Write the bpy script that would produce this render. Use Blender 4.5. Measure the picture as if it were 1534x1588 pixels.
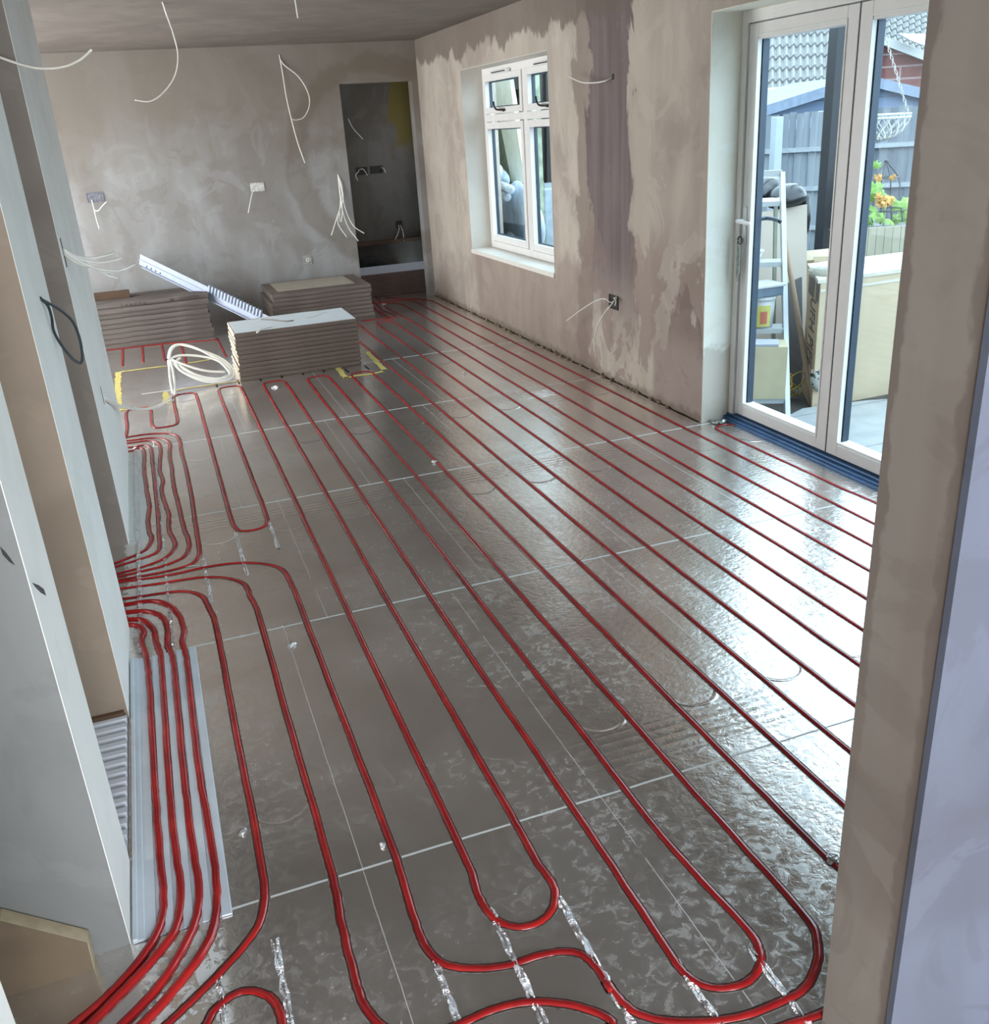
import bpy, bmesh, math, random
from mathutils import Vector, Matrix
random.seed(7)
for o in list(bpy.data.objects): bpy.data.objects.remove(o)
SC = bpy.context.scene; COL = SC.collection
# ------------------------------------------------------------------ camera
FPX = 1446.83; CAM = Vector((0.0165, -1.640, 1.5746))
RM = [[0.9366900293490769, -0.34496104881856837, -0.060113756462383844],
      [-0.18510224866681904, -0.342076301321364, -0.9212605286306271],
      [0.2972355067223843, 0.8740627430981649, -0.3842725265631135]]
cd = bpy.data.cameras.new('camera'); cam = bpy.data.objects.new('camera', cd); COL.objects.link(cam)
cd.sensor_fit = 'HORIZONTAL'; cd.sensor_width = 36; cd.lens = FPX/1534*36; cd.clip_start = .02
cam.matrix_world = Matrix(((RM[0][0], -RM[1][0], -RM[2][0], CAM.x), (RM[0][1], -RM[1][1], -RM[2][1], CAM.y),
                           (RM[0][2], -RM[1][2], -RM[2][2], CAM.z), (0, 0, 0, 1)))
SC.camera = cam
# ------------------------------------------------------------------ light
SC.view_settings.view_transform = 'Standard'; SC.view_settings.look = 'None'
SC.view_settings.gamma = 1; SC.view_settings.use_curve_mapping = False
SC.view_settings.exposure = 0.2
W = bpy.data.worlds.new('sky'); SC.world = W; W.use_nodes = True
bg = W.node_tree.nodes['Background']; bg.inputs[0].default_value = (.67, .86, 1, 1); bg.inputs[1].default_value = 5.2
def area(name, loc, rot, sx, sy, power, col, portal=False):
    l = bpy.data.lights.new(name, 'AREA'); l.shape = 'RECTANGLE'; l.size = sx; l.size_y = sy; l.energy = power; l.color = col
    if portal: l.cycles.is_portal = True
    o = bpy.data.objects.new(name, l); o.location = loc; o.rotation_euler = rot; COL.objects.link(o); return o
R90 = math.pi/2
area('fill_behind_camera', (.35, -3.35, 1.0), (R90, 0, 0), 1.9, 1.5, 150, (.90, .94, 1))  # added fill lamp behind the camera, standing in for daylight
area('fill_left_far', (-1.95, 5.7, 1.15), (0, -R90, 0), 2.0, 3.2, 160, (.93, .965, 1))  # large unseen fill added on the hidden left to lift the room
area('fill_left_near', (-1.95, 1.2, 1.3), (0, -R90, 0), 1.4, 1.4, 40, (1, .98, .94))  # smaller fill lamp, also added out of view on the left
area('fill_hall', (3.27, 8.7, 1.5), (0, R90, 0), 1.0, 1.0, 8, (.88, .93, 1))  # added fill that brightens the stack top inside the doorway
area('portal_garden_door', (3.0, 1.2, 1.0), (0, R90, 0), 2.0, 2.9, 1, (1, 1, 1), True)
area('portal_window', (3.0, 5.43, 1.29), (0, R90, 0), 1.5, 1.85, 1, (1, 1, 1), True)
# ------------------------------------------------------------------ pixel -> place helpers (photo frame 1534 x 1588)
def ray(u, v):
    a, b = (u-767)/FPX, (v-794)/FPX
    return Vector([RM[0][i]*a+RM[1][i]*b+RM[2][i] for i in range(3)])
def on(u, v, ax, val):
    d = ray(u, v); return CAM+d*((val-CAM[ax])/d[ax])
def fl(u, v, z=0.): return on(u, v, 2, z)
def at(u, v, D): return CAM+ray(u, v)*D
# ------------------------------------------------------------------ node helper
class NT:
    def __init__(s, name):
        s.m = bpy.data.materials.new(name); s.m.use_nodes = True; s.t = s.m.node_tree
        s.b = s.t.nodes['Principled BSDF']; s.g = s.t.nodes.new('ShaderNodeNewGeometry'); s.o = s.t.nodes.new('ShaderNodeTexCoord')
        s.pos = s.o.outputs['Object']
    def n(s, t, **k):
        x = s.t.nodes.new(t)
        for a, b in k.items(): setattr(x, a, b)
        return x
    def put(s, inp, v):
        if isinstance(v, bpy.types.NodeSocket): s.t.links.new(v, inp)
        else:
            if hasattr(inp.default_value, '__len__') and not hasattr(v, '__len__'): v = (v,)*len(inp.default_value)
            if hasattr(v, '__len__') and len(v) == 3 and len(inp.default_value) == 4: v = tuple(v)+(1,)
            inp.default_value = v
    def math(s, op, a, b=0., c=0., clamp=False):
        x = s.n('ShaderNodeMath', operation=op, use_clamp=clamp)
        for i, v in enumerate((a, b, c)): s.put(x.inputs[i], v)
        return x.outputs[0]
    def add(s, a, b): return s.math('ADD', a, b)
    def mul(s, a, b): return s.math('MULTIPLY', a, b)
    def mx(s, a, b): return s.math('MAXIMUM', a, b)
    def mn(s, a, b): return s.math('MINIMUM', a, b)
    def xyz(s, v=None):
        x = s.n('ShaderNodeSeparateXYZ'); s.put(x.inputs[0], v or s.pos); return x.outputs
    def vec(s, a, b, c):
        x = s.n('ShaderNodeCombineXYZ')
        for i, v in enumerate((a, b, c)): s.put(x.inputs[i], v)
        return x.outputs[0]
    def scale(s, sc, off=(0, 0, 0), v=None):
        x = s.n('ShaderNodeMapping'); s.put(x.inputs[0], v or s.pos); x.inputs['Scale'].default_value = sc; x.inputs['Location'].default_value = off
        return x.outputs[0]
    def noise(s, sc=5, det=4, ro=.55, v=None, dist=0.):
        x = s.n('ShaderNodeTexNoise'); s.put(x.inputs['Vector'], v or s.pos); x.inputs['Scale'].default_value = sc
        x.inputs['Detail'].default_value = det; x.inputs['Roughness'].default_value = ro; x.inputs['Distortion'].default_value = dist
        return x.outputs[0]
    def sm(s, x, a, b, lo=0., hi=1.):
        r = s.n('ShaderNodeMapRange', interpolation_type='SMOOTHSTEP'); s.put(r.inputs[0], x)
        if a > b: a, b, lo, hi = b, a, hi, lo
        for i, v in enumerate((a, b, lo, hi)): r.inputs[1+i].default_value = v
        return r.outputs[0]
    def band(s, x, a, b, e): return s.mul(s.sm(x, a-e, a+e), s.sm(x, b+e, b-e))
    def line(s, x, c, h): return s.math('LESS_THAN', s.math('ABSOLUTE', s.math('SUBTRACT', x, c)), h)
    def mix(s, f, a, b):
        x = s.n('ShaderNodeMix', data_type='RGBA'); s.put(x.inputs[0], f); s.put(x.inputs[6], a); s.put(x.inputs[7], b); return x.outputs[2]
    def bump(s, h, st=.5, d=.01):
        x = s.n('ShaderNodeBump'); s.put(x.inputs['Height'], h); x.inputs['Strength'].default_value = st; x.inputs['Distance'].default_value = d
        s.t.links.new(x.outputs[0], s.b.inputs['Normal'])
    def set(s, col=None, ro=None, me=None, spec=None):
        if col is not None: s.put(s.b.inputs['Base Color'], col)
        if ro is not None: s.put(s.b.inputs['Roughness'], ro)
        if me is not None: s.put(s.b.inputs['Metallic'], me)
        if spec is not None: s.put(s.b.inputs['Specular IOR Level'], spec)
        return s.m
def c8(r, g, b):
    f = lambda x: (x/255/12.92) if x <= 10 else ((x/255+.055)/1.055)**2.4
    return (f(r), f(g), f(b))
def plain(name, col, ro=.5, me=0., var=.12, sc=12, bump=0.):
    s = NT(name); n = s.noise(sc, 4)
    a = tuple(x*(1-var) for x in col); b = tuple(min(1, x*(1+var)) for x in col)
    s.set(s.mix(s.sm(n, .3, .7), a, b), ro, me)
    if bump: s.bump(s.noise(sc*6, 3), bump, .003)
    return s.m
# ------------------------------------------------------------------ plaster materials
def plaster(name, light, mid, dark, extra=None, zgrad=0.):
    s = NT(name); X, Y, Z = s.xyz()
    big = s.noise(1.1, 3, .5, dist=.6); med = s.noise(3.2, 5, .6, dist=.8); fine = s.noise(16, 5, .6)
    st = s.noise(2.2, 4, .55, v=s.scale((1.6, 1.6, .35)), dist=.5)
    c = s.mix(s.sm(st, .35, .68), light, mid)
    c = s.mix(s.mul(s.sm(big, .5, .62), .55), c, dark)
    c = s.mix(s.mul(s.sm(med, .55, .60), .30), c, dark)
    c = s.mix(s.mul(s.sm(med, .43, .39), .25), c, tuple(min(.95, x*1.18) for x in light))
    if extra: c = extra(s, c, X, Y, Z, med, big, fine)
    c = s.mix(s.mul(s.sm(fine, .62, .75), .25), c, tuple(x*.72 for x in mid))
    s.set(c, .82, 0, .25); s.bump(s.add(s.mul(med, .6), s.mul(fine, .15)), .25, .006)
    return s.m
def right_extra(s, c, X, Y, Z, med, big, fine):
    e1 = s.noise(4.5, 6, .65, v=s.scale((1, 1, .5), (3, 1, 2)), dist=.4)
    dy = s.add(Y, s.mul(s.math('SUBTRACT', e1, .5), .55))
    purple = (.130, .098, .098); brown = (.195, .145, .118); pale = (.50, .43, .355)
    # pale run beside the damp strip
    c = s.mix(s.mul(s.band(dy, 3.17, 3.36, .03), .45), c, pale)
    c = s.mix(s.mul(s.band(dy, 3.9, 4.12, .02), .6), c, brown)
    m = s.mul(s.band(dy, 3.40, 3.93, .018), s.sm(Z, .25, .85))
    strk = s.noise(3, 4, .6, v=s.scale((1, 3, .22)), dist=.6)
    c = s.mix(s.mul(m, .92), c, s.mix(s.sm(strk, .3, .7), purple, (.19, .15, .148)))
    # grey band under the ceiling
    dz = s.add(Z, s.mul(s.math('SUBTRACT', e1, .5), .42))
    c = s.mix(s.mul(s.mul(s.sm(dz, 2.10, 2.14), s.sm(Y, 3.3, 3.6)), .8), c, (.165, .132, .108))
    # damp low patches
    low = s.mul(s.sm(s.add(dz, s.mul(med, .5)), .98, .80), s.band(Y, 4.0, 6.3, .15))
    c = s.mix(s.mul(low, .5), c, (.23, .165, .135))
    q = s.noise(2.6, 6, .6, v=s.scale((1, 1, .7), (0, 7, 4)), dist=1.2)
    c = s.mix(s.mul(s.mul(s.sm(q, .50, .515), s.mul(s.sm(Z, 1.15, .7), s.sm(Y, 4.3, 4.0))), .6), c, (.26, .19, .165))
    # patch by the garden door
    pz = s.add(Z, s.mul(s.math('ABSOLUTE', s.math('SUBTRACT', Y, 2.80)), 1.3))
    pm = s.mul(s.sm(s.add(pz, s.mul(s.math('SUBTRACT', e1, .5), .9)), .74, .71), s.sm(Y, 3.15, 3.1))
    c = s.mix(s.mul(pm, .75), c, s.mix(s.sm(Z, .3, .5), (.33, .25, .225), (.215, .155, .135)))
    # darker strip at the foot
    c = s.mix(s.mul(s.sm(s.add(Z, s.mul(fine, .12)), .12, .075), .7), c, (.20, .155, .115))
    return c
PL_R = plaster('plaster_right', (.53, .465, .395), (.43, .37, .31), (.325, .27, .23), right_extra)
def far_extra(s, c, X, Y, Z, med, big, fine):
    c = s.mix(s.mul(s.sm(s.add(Z, s.mul(med, .7)), 1.3, 2.3), .7), c, (.20, .165, .125))  # browner upwards: bluish light on the lower wall is put into the colour
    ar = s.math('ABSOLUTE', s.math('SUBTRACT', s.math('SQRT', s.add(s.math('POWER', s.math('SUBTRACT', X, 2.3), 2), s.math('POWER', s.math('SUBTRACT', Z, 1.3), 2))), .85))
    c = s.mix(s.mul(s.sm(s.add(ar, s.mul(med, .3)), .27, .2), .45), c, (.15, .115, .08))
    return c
PL_F = plaster('plaster_far', (.345, .345, .34), (.28, .27, .255), (.22, .195, .175), far_extra)
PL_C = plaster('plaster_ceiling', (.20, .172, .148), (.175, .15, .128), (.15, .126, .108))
PL_T = plaster('plaster_tan', (.34, .28, .215), (.285, .23, .175), (.235, .19, .145))
PL_W = plaster('plaster_white_end', (.90, .90, .85), (.87, .87, .82), (.80, .80, .74))
PL_J = plaster('plaster_door_reveal', (.88, .87, .78), (.84, .82, .71), (.76, .73, .60),
               lambda s, c, X, Y, Z, m, b, f: s.mix(s.mul(s.sm(s.add(Z, s.mul(m, .5)), .66, .60), .55), c, (.43, .35, .28)))
PL_G = plaster('plaster_grey', (.245, .25, .24), (.215, .22, .215), (.19, .19, .182))
def jamb_extra(s, c, X, Y, Z, med, big, fine):
    e = s.noise(14, 4, .6, v=s.scale((1, 1, .7)))
    d1 = s.add(Y, s.mul(s.math('SUBTRACT', e, .5), .05))
    edge = s.mx(s.sm(d1, -.775, -.785), s.mul(s.sm(d1, -.675, -.667), s.sm(Z, .2, 1.0)))
    return s.mix(s.mul(edge, .6), c, (.17, .13, .105))
PL_P = plaster('plaster_jamb', (.33, .29, .25), (.265, .22, .185), (.20, .16, .135), jamb_extra)
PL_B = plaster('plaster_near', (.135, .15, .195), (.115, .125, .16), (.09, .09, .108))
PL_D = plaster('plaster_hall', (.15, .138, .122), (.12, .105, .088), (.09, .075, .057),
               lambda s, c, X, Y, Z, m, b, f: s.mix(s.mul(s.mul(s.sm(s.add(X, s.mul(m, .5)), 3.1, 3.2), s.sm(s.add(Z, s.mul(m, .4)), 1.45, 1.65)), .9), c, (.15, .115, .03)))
PL_N = plaster('plaster_shade', (.26, .235, .21), (.22, .195, .17), (.18, .155, .135))
# ------------------------------------------------------------------ other materials
PVC = plain('cream_upvc', c8(236, 234, 230), .32, 0, .02)
PVC_W = plain('white_bead', c8(236, 238, 234), .3, 0, .02)
ALU = plain('grey_blue_spacer', c8(50, 62, 76), .4, .3, .1)
SILL = plain('blue_threshold', c8(62, 98, 136), .35, .4, .12)
BLACK = plain('black_rubber', (.008, .008, .009), .5)
BLACKC = plain('black_cable_skin', (.02, .03, .035), .4)
WCAB = plain('white_cable_skin', c8(240, 238, 228), .4, 0, .04)
WHT = plain('white_plastic', c8(168, 178, 194), .4, 0, .04)
BRONZE = plain('bronze', c8(60, 50, 42), .35, .7)
STEEL = plain('galvanised', c8(160, 160, 155), .4, .8, .3, 60)
DARKBOX = plain('dark_box', c8(40, 36, 32), .7, 0, .4, 60)
YEL = plain('yellow_foam', c8(205, 190, 110), .9, 0, .18, 60, .5)
WOOD = plain('plywood_face', c8(122, 106, 86), .6, 0, .15, 6)
WOODE = plain('plywood_edge', c8(190, 176, 145), .6, 0, .12, 30)
DWOOD = plain('dark_timber', c8(86, 64, 46), .7)
CARD = plain('cardboard', c8(214, 194, 160), .8, 0, .05, 4)
CARDD = plain('cardboard_side', c8(150, 126, 96), .8, 0, .08, 6)
def glassmat():
    m = bpy.data.materials.new('window_glass'); m.use_nodes = True; t = m.node_tree; t.nodes.clear()
    o = t.nodes.new('ShaderNodeOutputMaterial'); a = t.nodes.new('ShaderNodeBsdfTransparent'); g = t.nodes.new('ShaderNodeBsdfGlossy')
    a.inputs[0].default_value = (.95, .98, .99, 1); g.inputs['Roughness'].default_value = .02
    x = t.nodes.new('ShaderNodeMixShader'); x.inputs[0].default_value = .006
    t.links.new(a.outputs[0], x.inputs[1]); t.links.new(g.outputs[0], x.inputs[2]); t.links.new(x.outputs[0], o.inputs[0]); return m
GLASS = glassmat()
def filmmat():
    s = NT('plastic_film'); s.set((.85, .92, 1), .18, 0); s.b.inputs['Alpha'].default_value = .45
    s.bump(s.noise(14, 4, .6, dist=1.5), .8, .03); return s.m
FILM = filmmat()
def pipemat():
    s = NT('red_pipe'); n = s.noise(7, 3)
    s.set(s.mix(s.sm(n, .35, .7), c8(146, 24, 28), c8(180, 37, 35)), .22, 0, .6); return s.m
RED = pipemat()
def foil():
    s = NT('foil_board'); X, Y, Z = s.xyz()
    n1 = s.noise(2.2, 4, .55, dist=.5); n2 = s.noise(28, 5, .65, dist=1.1); n3 = s.noise(95, 3, .6, dist=.8)
    JY = [5.09, 3.763, 2.5575, 1.3193, .0720, -1.17]
    wob = s.mul(s.math('SUBTRACT', s.noise(6, 3), .5), .006)
    Yw = s.add(Y, wob); Xw = s.add(X, wob)
    j = None
    for y, h in zip(JY, (.007, .0065, .0062, .0050, .0034, .003)):
        l = s.line(Yw, y, h); j = l if j is None else s.mx(j, l)
    # staggered long seams: x = .22 + .61 n in one course, .375 + .61 n in the next
    for y0, y1, x0 in ((-1.17, .072, .22), (.072, 1.319, .22), (1.319, 2.557, .375), (2.557, 3.763, .21), (3.763, 5.09, .36)):
        ph = s.math('ABSOLUTE', s.math('SUBTRACT', s.math('MODULO', s.add(s.math('SUBTRACT', Xw, x0), 6.1+.305), .61), .305))
        l = s.mul(s.math('LESS_THAN', ph, .0011), s.mul(s.math('GREATER_THAN', Y, y0), s.math('LESS_THAN', Y, y1)))
        j = s.mx(j, s.mul(l, s.sm(s.noise(9, 2), .30, .42, 0., .6)))
    j = s.mul(j, s.mul(s.sm(Y, 6.4, 5.8), s.math('GREATER_THAN', X, -.20)))
    # pressed header rings and cross channels near each joint (relief only)
    xm = s.math('SUBTRACT', s.math('MODULO', s.add(X, 30*.15+.075), .30), .15)
    h = None
    for y, g_ in ((5.09, -1), (3.763, -1), (2.5575, -1), (.072, 1)):
        dy = s.math('SUBTRACT', Y, y+g_*.31)
        r = s.math('SQRT', s.add(s.mul(xm, xm), s.mul(dy, dy)))
        ring = s.mul(s.sm(s.math('ABSOLUTE', s.math('SUBTRACT', r, .075)), .010, .0), s.sm(dy, .03, -.01))
        dy2 = s.math('SUBTRACT', Y, y+g_*.15)
        wv = s.mul(s.math('ABSOLUTE', s.math('SINE', s.mul(dy2, 3.14159/.034))), s.band(dy2, -.08, .08, .01))
        t = s.mx(ring, s.mul(wv, .55)); h = t if h is None else s.mx(h, t)
    rightness = s.sm(X, .3, 1.3)
    h = s.mul(h, s.add(.25, s.mul(rightness, .6)))
    rip = s.noise(1., 3, .5, v=s.scale((38, 75, 1)))
    hh = s.add(h, s.add(s.mul(s.mul(rip, .62), s.sm(X, .6, 1.8)), s.add(s.mul(n2, s.add(.16, s.mul(rightness, .22))), s.mul(n1, .6))))
    s.bump(hh, .42, .006)
    # white scuffs and residue
    sc_ = s.mul(s.sm(n3, .58, .70), s.mul(s.sm(n2, .50, .62), s.mul(s.sm(s.add(n1, s.mul(rightness, .12)), .48, .60), s.sm(Y, 3.2, 1.2))))
    torn = s.mul(s.mul(s.band(s.add(X, s.mul(s.math('SUBTRACT', n2, .5), .10)), -.30, -.20, .006), s.band(Y, 1.5, 3.72, .05)), s.math('GREATER_THAN', s.add(n2, s.mul(n1, .25)), .5))
    torn2 = s.mul(s.mul(s.band(s.add(X, s.mul(s.math('SUBTRACT', n2, .5), .08)), -.26, -.10, .01), s.band(s.add(Y, s.mul(n1, .2)), -.34, .15, .02)), s.math('GREATER_THAN', n2, .5))
    mot = s.mul(s.mul(s.sm(n2, .50, .60), s.sm(n1, .42, .55)), s.mul(s.sm(Y, 2.2, .6), s.add(.10, s.mul(rightness, .16))))
    dif = s.mx(s.mx(mot, s.mul(sc_, .6)), s.mx(j, s.mx(torn, torn2)))
    dark = s.sm(n1, .3, .7)
    base = s.mix(dark, (.66, .61, .57), (.80, .765, .73))
    col = s.mix(dif, base, (.70, .72, .70))
    s.set(col, s.mix(dif, s.mix(s.sm(n2, .35, .7), (.13,)*3, (.24,)*3), (.6,)*3), s.mul(s.math('SUBTRACT', 1., dif), .86))
    return s.m
FOIL = foil()
def foilcr():
    s = NT('crumpled_foil'); s.set(s.mix(s.noise(60, 3), (.75, .76, .78), (.95, .95, .95)), .16, 1.)
    s.bump(s.noise(45, 4, .7, dist=2), .9, .02); return s.m
CRUMP = foilcr()
def edgemat():
    s = NT('torn_groove_edge'); n = s.noise(70, 3)
    s.set(s.mix(s.sm(n, .35, .60), (.50, .42, .36), (.90, .87, .84)), .25, .75); return s.m
EDGE = edgemat()
def stackmat(name, a, b, cc):
    s = NT(name); n = s.noise(2.4, 4, .6, v=s.scale((1.2, 1.2, 26))); m = s.noise(3, 4)
    c = s.mix(s.sm(n, .35, .65), a, b); c = s.mix(s.mul(s.sm(m, .55, .7), .4), c, cc)
    s.set(c, .8, 0, .2); return s.m
GAP = plain('groove_gap', (.05, .025, .02), .8)
ST_M = stackmat('board_edge_middle', (.20, .155, .128), (.145, .112, .094), (.26, .205, .17))
ST_R = stackmat('board_edge_rear', (.175, .142, .12), (.125, .10, .088), (.22, .18, .15))
ST_L = stackmat('board_edge_left', (.165, .142, .124), (.115, .094, .086), (.20, .17, .145))
ST_H = stackmat('board_edge_hall', (.17, .125, .115), (.12, .085, .08), (.2, .16, .14))
TOPW = plain('white_board_face', c8(214, 224, 228), .6, 0, .03)
TOPG = plain('grey_board_face', c8(168, 160, 146), .7, 0, .06)
RAG = plain('ragged_end', c8(196, 184, 164), .8, 0, .3, 60, .6)
# ------------------------------------------------------------------ mesh helpers
def wl(o):
    v = Vector((0, 0, 0))
    while o: v = v+o.location; o = o.parent
    return v
def obj(name, bm, mat, parent=None, smooth=False, loc=None):
    off = wl(parent) if parent else Vector((0, 0, 0))
    if loc is not None: off = Vector(loc)
    bmesh.ops.recalc_face_normals(bm, faces=bm.faces)
    if off.length: bmesh.ops.translate(bm, verts=bm.verts, vec=-off)
    me = bpy.data.meshes.new(name); bm.to_mesh(me); bm.free()
    for m in (mat if isinstance(mat, (list, tuple)) else [mat]): me.materials.append(m)
    if smooth:
        for p in me.polygons: p.use_smooth = True
    o = bpy.data.objects.new(name, me); COL.objects.link(o)
    if parent: o.parent = parent
    elif loc is not None: o.location = loc
    return o
def tag(o, label, cat, group=None, kind=None):
    o['label'] = label; o['category'] = cat
    if group: o['group'] = group
    if kind: o['kind'] = kind
    return o
def thing(name, label, cat, loc, group=None):
    o = bpy.data.objects.new(name, None); o.empty_display_size = .05; COL.objects.link(o); o.location = loc
    return tag(o, label, cat, group)
def struct(name, bm, mat):
    o = obj(name, bm, mat); o['kind'] = 'structure'; return o
B = bmesh.new
def box(bm, a, b, bev=0., mi=0):
    x0, y0, z0 = (min(a[i], b[i]) for i in range(3)); x1, y1, z1 = (max(a[i], b[i]) for i in range(3))
    vs = [bm.verts.new(p) for p in ((x0, y0, z0), (x1, y0, z0), (x1, y1, z0), (x0, y1, z0), (x0, y0, z1), (x1, y0, z1), (x1, y1, z1), (x0, y1, z1))]
    fs = [bm.faces.new([vs[i] for i in q]) for q in ((0, 3, 2, 1), (4, 5, 6, 7), (0, 1, 5, 4), (1, 2, 6, 5), (2, 3, 7, 6), (3, 0, 4, 7))]
    for f in fs: f.material_index = mi
    if bev: bmesh.ops.bevel(bm, geom=list({e for f in fs for e in f.edges}), offset=bev, segments=2, affect='EDGES', profile=.6)
    return bm
def hexa(bm, lo, hi, mi=0):
    n = len(lo); a = [bm.verts.new(p) for p in lo]; b = [bm.verts.new(p) for p in hi]
    fs = [bm.faces.new(a[::-1]), bm.faces.new(b)]+[bm.faces.new((a[i], a[(i+1) % n], b[(i+1) % n], b[i])) for i in range(n)]
    for f in fs: f.material_index = mi
    return bm
def slab(bm, pts, off, mi=0): return hexa(bm, [Vector(p) for p in pts], [Vector(p)+Vector(off) for p in pts], mi)
def cr(P, n=8, closed=False):
    P = [Vector(p) for p in P]; out = []; N = len(P)
    for i in range(N if closed else N-1):
        if closed: a, b, c, d = P[i-1], P[i], P[(i+1) % N], P[(i+2) % N]
        else: a, b, c, d = P[max(i-1, 0)], P[i], P[i+1], P[min(i+2, N-1)]
        t1 = (c-a); t2 = (d-b); L = (c-b).length
        t1 = t1.normalized()*L if t1.length else t1; t2 = t2.normalized()*L if t2.length else t2
        for k in range(n):
            t = k/n; h = t*t*t; q = t*t
            out.append(b*(2*h-3*q+1)+t1*(h-2*q+t)+c*(-2*h+3*q)+t2*(h-q))
    if not closed: out.append(P[-1])
    return out
def sweep(bm, P, r, seg=8, up=None, caps=True):
    P = [Vector(p) for p in P]; rings = []; N = len(P); prev = None
    for i, p in enumerate(P):
        t = (P[min(i+1, N-1)]-P[max(i-1, 0)]).normalized()
        if prev is None: prev = t.orthogonal().normalized()
        u = (prev-t*prev.dot(t)); u = u.normalized() if u.length > 1e-6 else t.orthogonal().normalized(); prev = u; w = t.cross(u)
        rr = r(i/(N-1)) if callable(r) else r
        rings.append([bm.verts.new(p+(u*math.cos(a)+w*math.sin(a))*rr) for a in [2*math.pi*k/seg for k in range(seg)]])
    for a, b in zip(rings, rings[1:]):
        for k in range(seg): bm.faces.new((a[k], a[(k+1) % seg], b[(k+1) % seg], b[k]))
    if caps: bm.faces.new(rings[0][::-1]); bm.faces.new(rings[-1])
    return bm
def tube(name, P, r, mat, parent=None, n=8, seg=8, smooth=True, raw=False):
    return obj(name, sweep(B(), P if raw else cr(P, n), r, seg), mat, parent, smooth)
def beam(bm, p, q, w, d, side=(0, 0, 1)):
    p, q = Vector(p), Vector(q); t = (q-p).normalized(); s = Vector(side); s = (s-t*s.dot(t)).normalized(); u = t.cross(s)
    c = lambda o: [o+s*w/2+u*d/2, o-s*w/2+u*d/2, o-s*w/2-u*d/2, o+s*w/2-u*d/2]
    return hexa(bm, c(p), c(q))
def ringframe(bm, y0, y1, z0, z1, w, x0, x1, bev=0., wt=None, wb=None):
    """rectangular frame in the YZ plane, width w, depth x0..x1, four joined members"""
    wt = wt or w; wb = wb or w
    box(bm, (x0, y0, z0), (x1, y0+w, z1), bev); box(bm, (x0, y1-w, z0), (x1, y1, z1), bev)
    box(bm, (x0, y0+w, z0), (x1, y1-w, z0+wb), bev); box(bm, (x0, y0+w, z1-wt), (x1, y1-w, z1), bev); return bm
def blob(bm, c, r, seed=0, amp=.2, sub=3):
    g = bmesh.ops.create_icosphere(bm, subdivisions=sub, radius=1.)
    rnd = random.Random(seed); ks = [(Vector((rnd.uniform(-1, 1), rnd.uniform(-1, 1), rnd.uniform(-1, 1)))*3.2, rnd.uniform(0, 6)) for _ in range(6)]
    for v in g['verts']:
        k = 1+amp*sum(math.sin(v.co.dot(d)+p) for d, p in ks)/3
        v.co = Vector((v.co.x*r[0]*k+c[0], v.co.y*r[1]*k+c[1], v.co.z*r[2]*k+c[2]))
    return bm
def ribbon(bm, P, w, z, jag=0., seed=1, n=1):
    """flat ragged strip following P on the floor, half width w"""
    rnd = random.Random(seed); P = [Vector(p) for p in P]; L = []; N = len(P)
    for i, p in enumerate(P):
        t = (P[min(i+1, N-1)]-P[max(i-1, 0)]); t.z = 0; t.normalize(); s = Vector((-t.y, t.x, 0))
        L.append((bm.verts.new((p+s*(w+rnd.uniform(-1, 1)*jag)).to_2d().to_3d()+Vector((0, 0, z))), bm.verts.new((p-s*(w+rnd.uniform(-1, 1)*jag)).to_2d().to_3d()+Vector((0, 0, z)))))
    for a, b in zip(L, L[1:]): bm.faces.new((a[0], a[1], b[1], b[0]))
    return bm
# ================================================================== SETTING
XW = 2.68; XO = 2.98; YF = 7.6; ZC = 2.32; XL = -.29
struct('floor', box(B(), (-2.2, -3.6, -.12), (2.86, 9.7, 0)), FOIL)
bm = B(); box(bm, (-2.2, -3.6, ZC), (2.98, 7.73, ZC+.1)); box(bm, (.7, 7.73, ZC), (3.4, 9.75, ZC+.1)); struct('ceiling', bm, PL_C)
WY0, WY1, WZ0, WZ1 = 4.53, 6.33, .573, 1.988; DY0, DY1, DZ1 = .20, 2.59, 1.99
bm = B()
box(bm, (XW, -.8, 0), (XO, DY0, ZC)); box(bm, (XW, DY0, DZ1), (XO, DY1, ZC)); box(bm, (XW, DY1, 0), (XO, WY0, ZC))
box(bm, (XW, WY0, 0), (XO, WY1, WZ0)); box(bm, (XW, WY0, WZ1), (XO, WY1, ZC)); box(bm, (XW, WY1, 0), (XO, YF+.15, ZC))
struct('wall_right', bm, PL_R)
# reveal linings
bm = B(); box(bm, (XW-.002, DY1-.004, 0), (XW+.17, DY1+.001, DZ1)); box(bm, (XW-.002, DY0, DZ1-.004), (XW+.17, DY1, DZ1+.001)); struct('trim_1', bm, PL_J)
bm = B(); box(bm, (XW-.002, WY1-.004, WZ0), (XW+.18, WY1+.001, WZ1)); box(bm, (XW-.002, WY0, WZ1-.004), (XW+.18, WY1, WZ1+.001))
box(bm, (XW-.002, WY0-.001, WZ0), (XW+.18, WY0+.004, WZ1)); struct('trim_2', bm, plain('window_reveal_plaster', c8(205, 200, 190), .7, 0, .06, 3))
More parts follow.
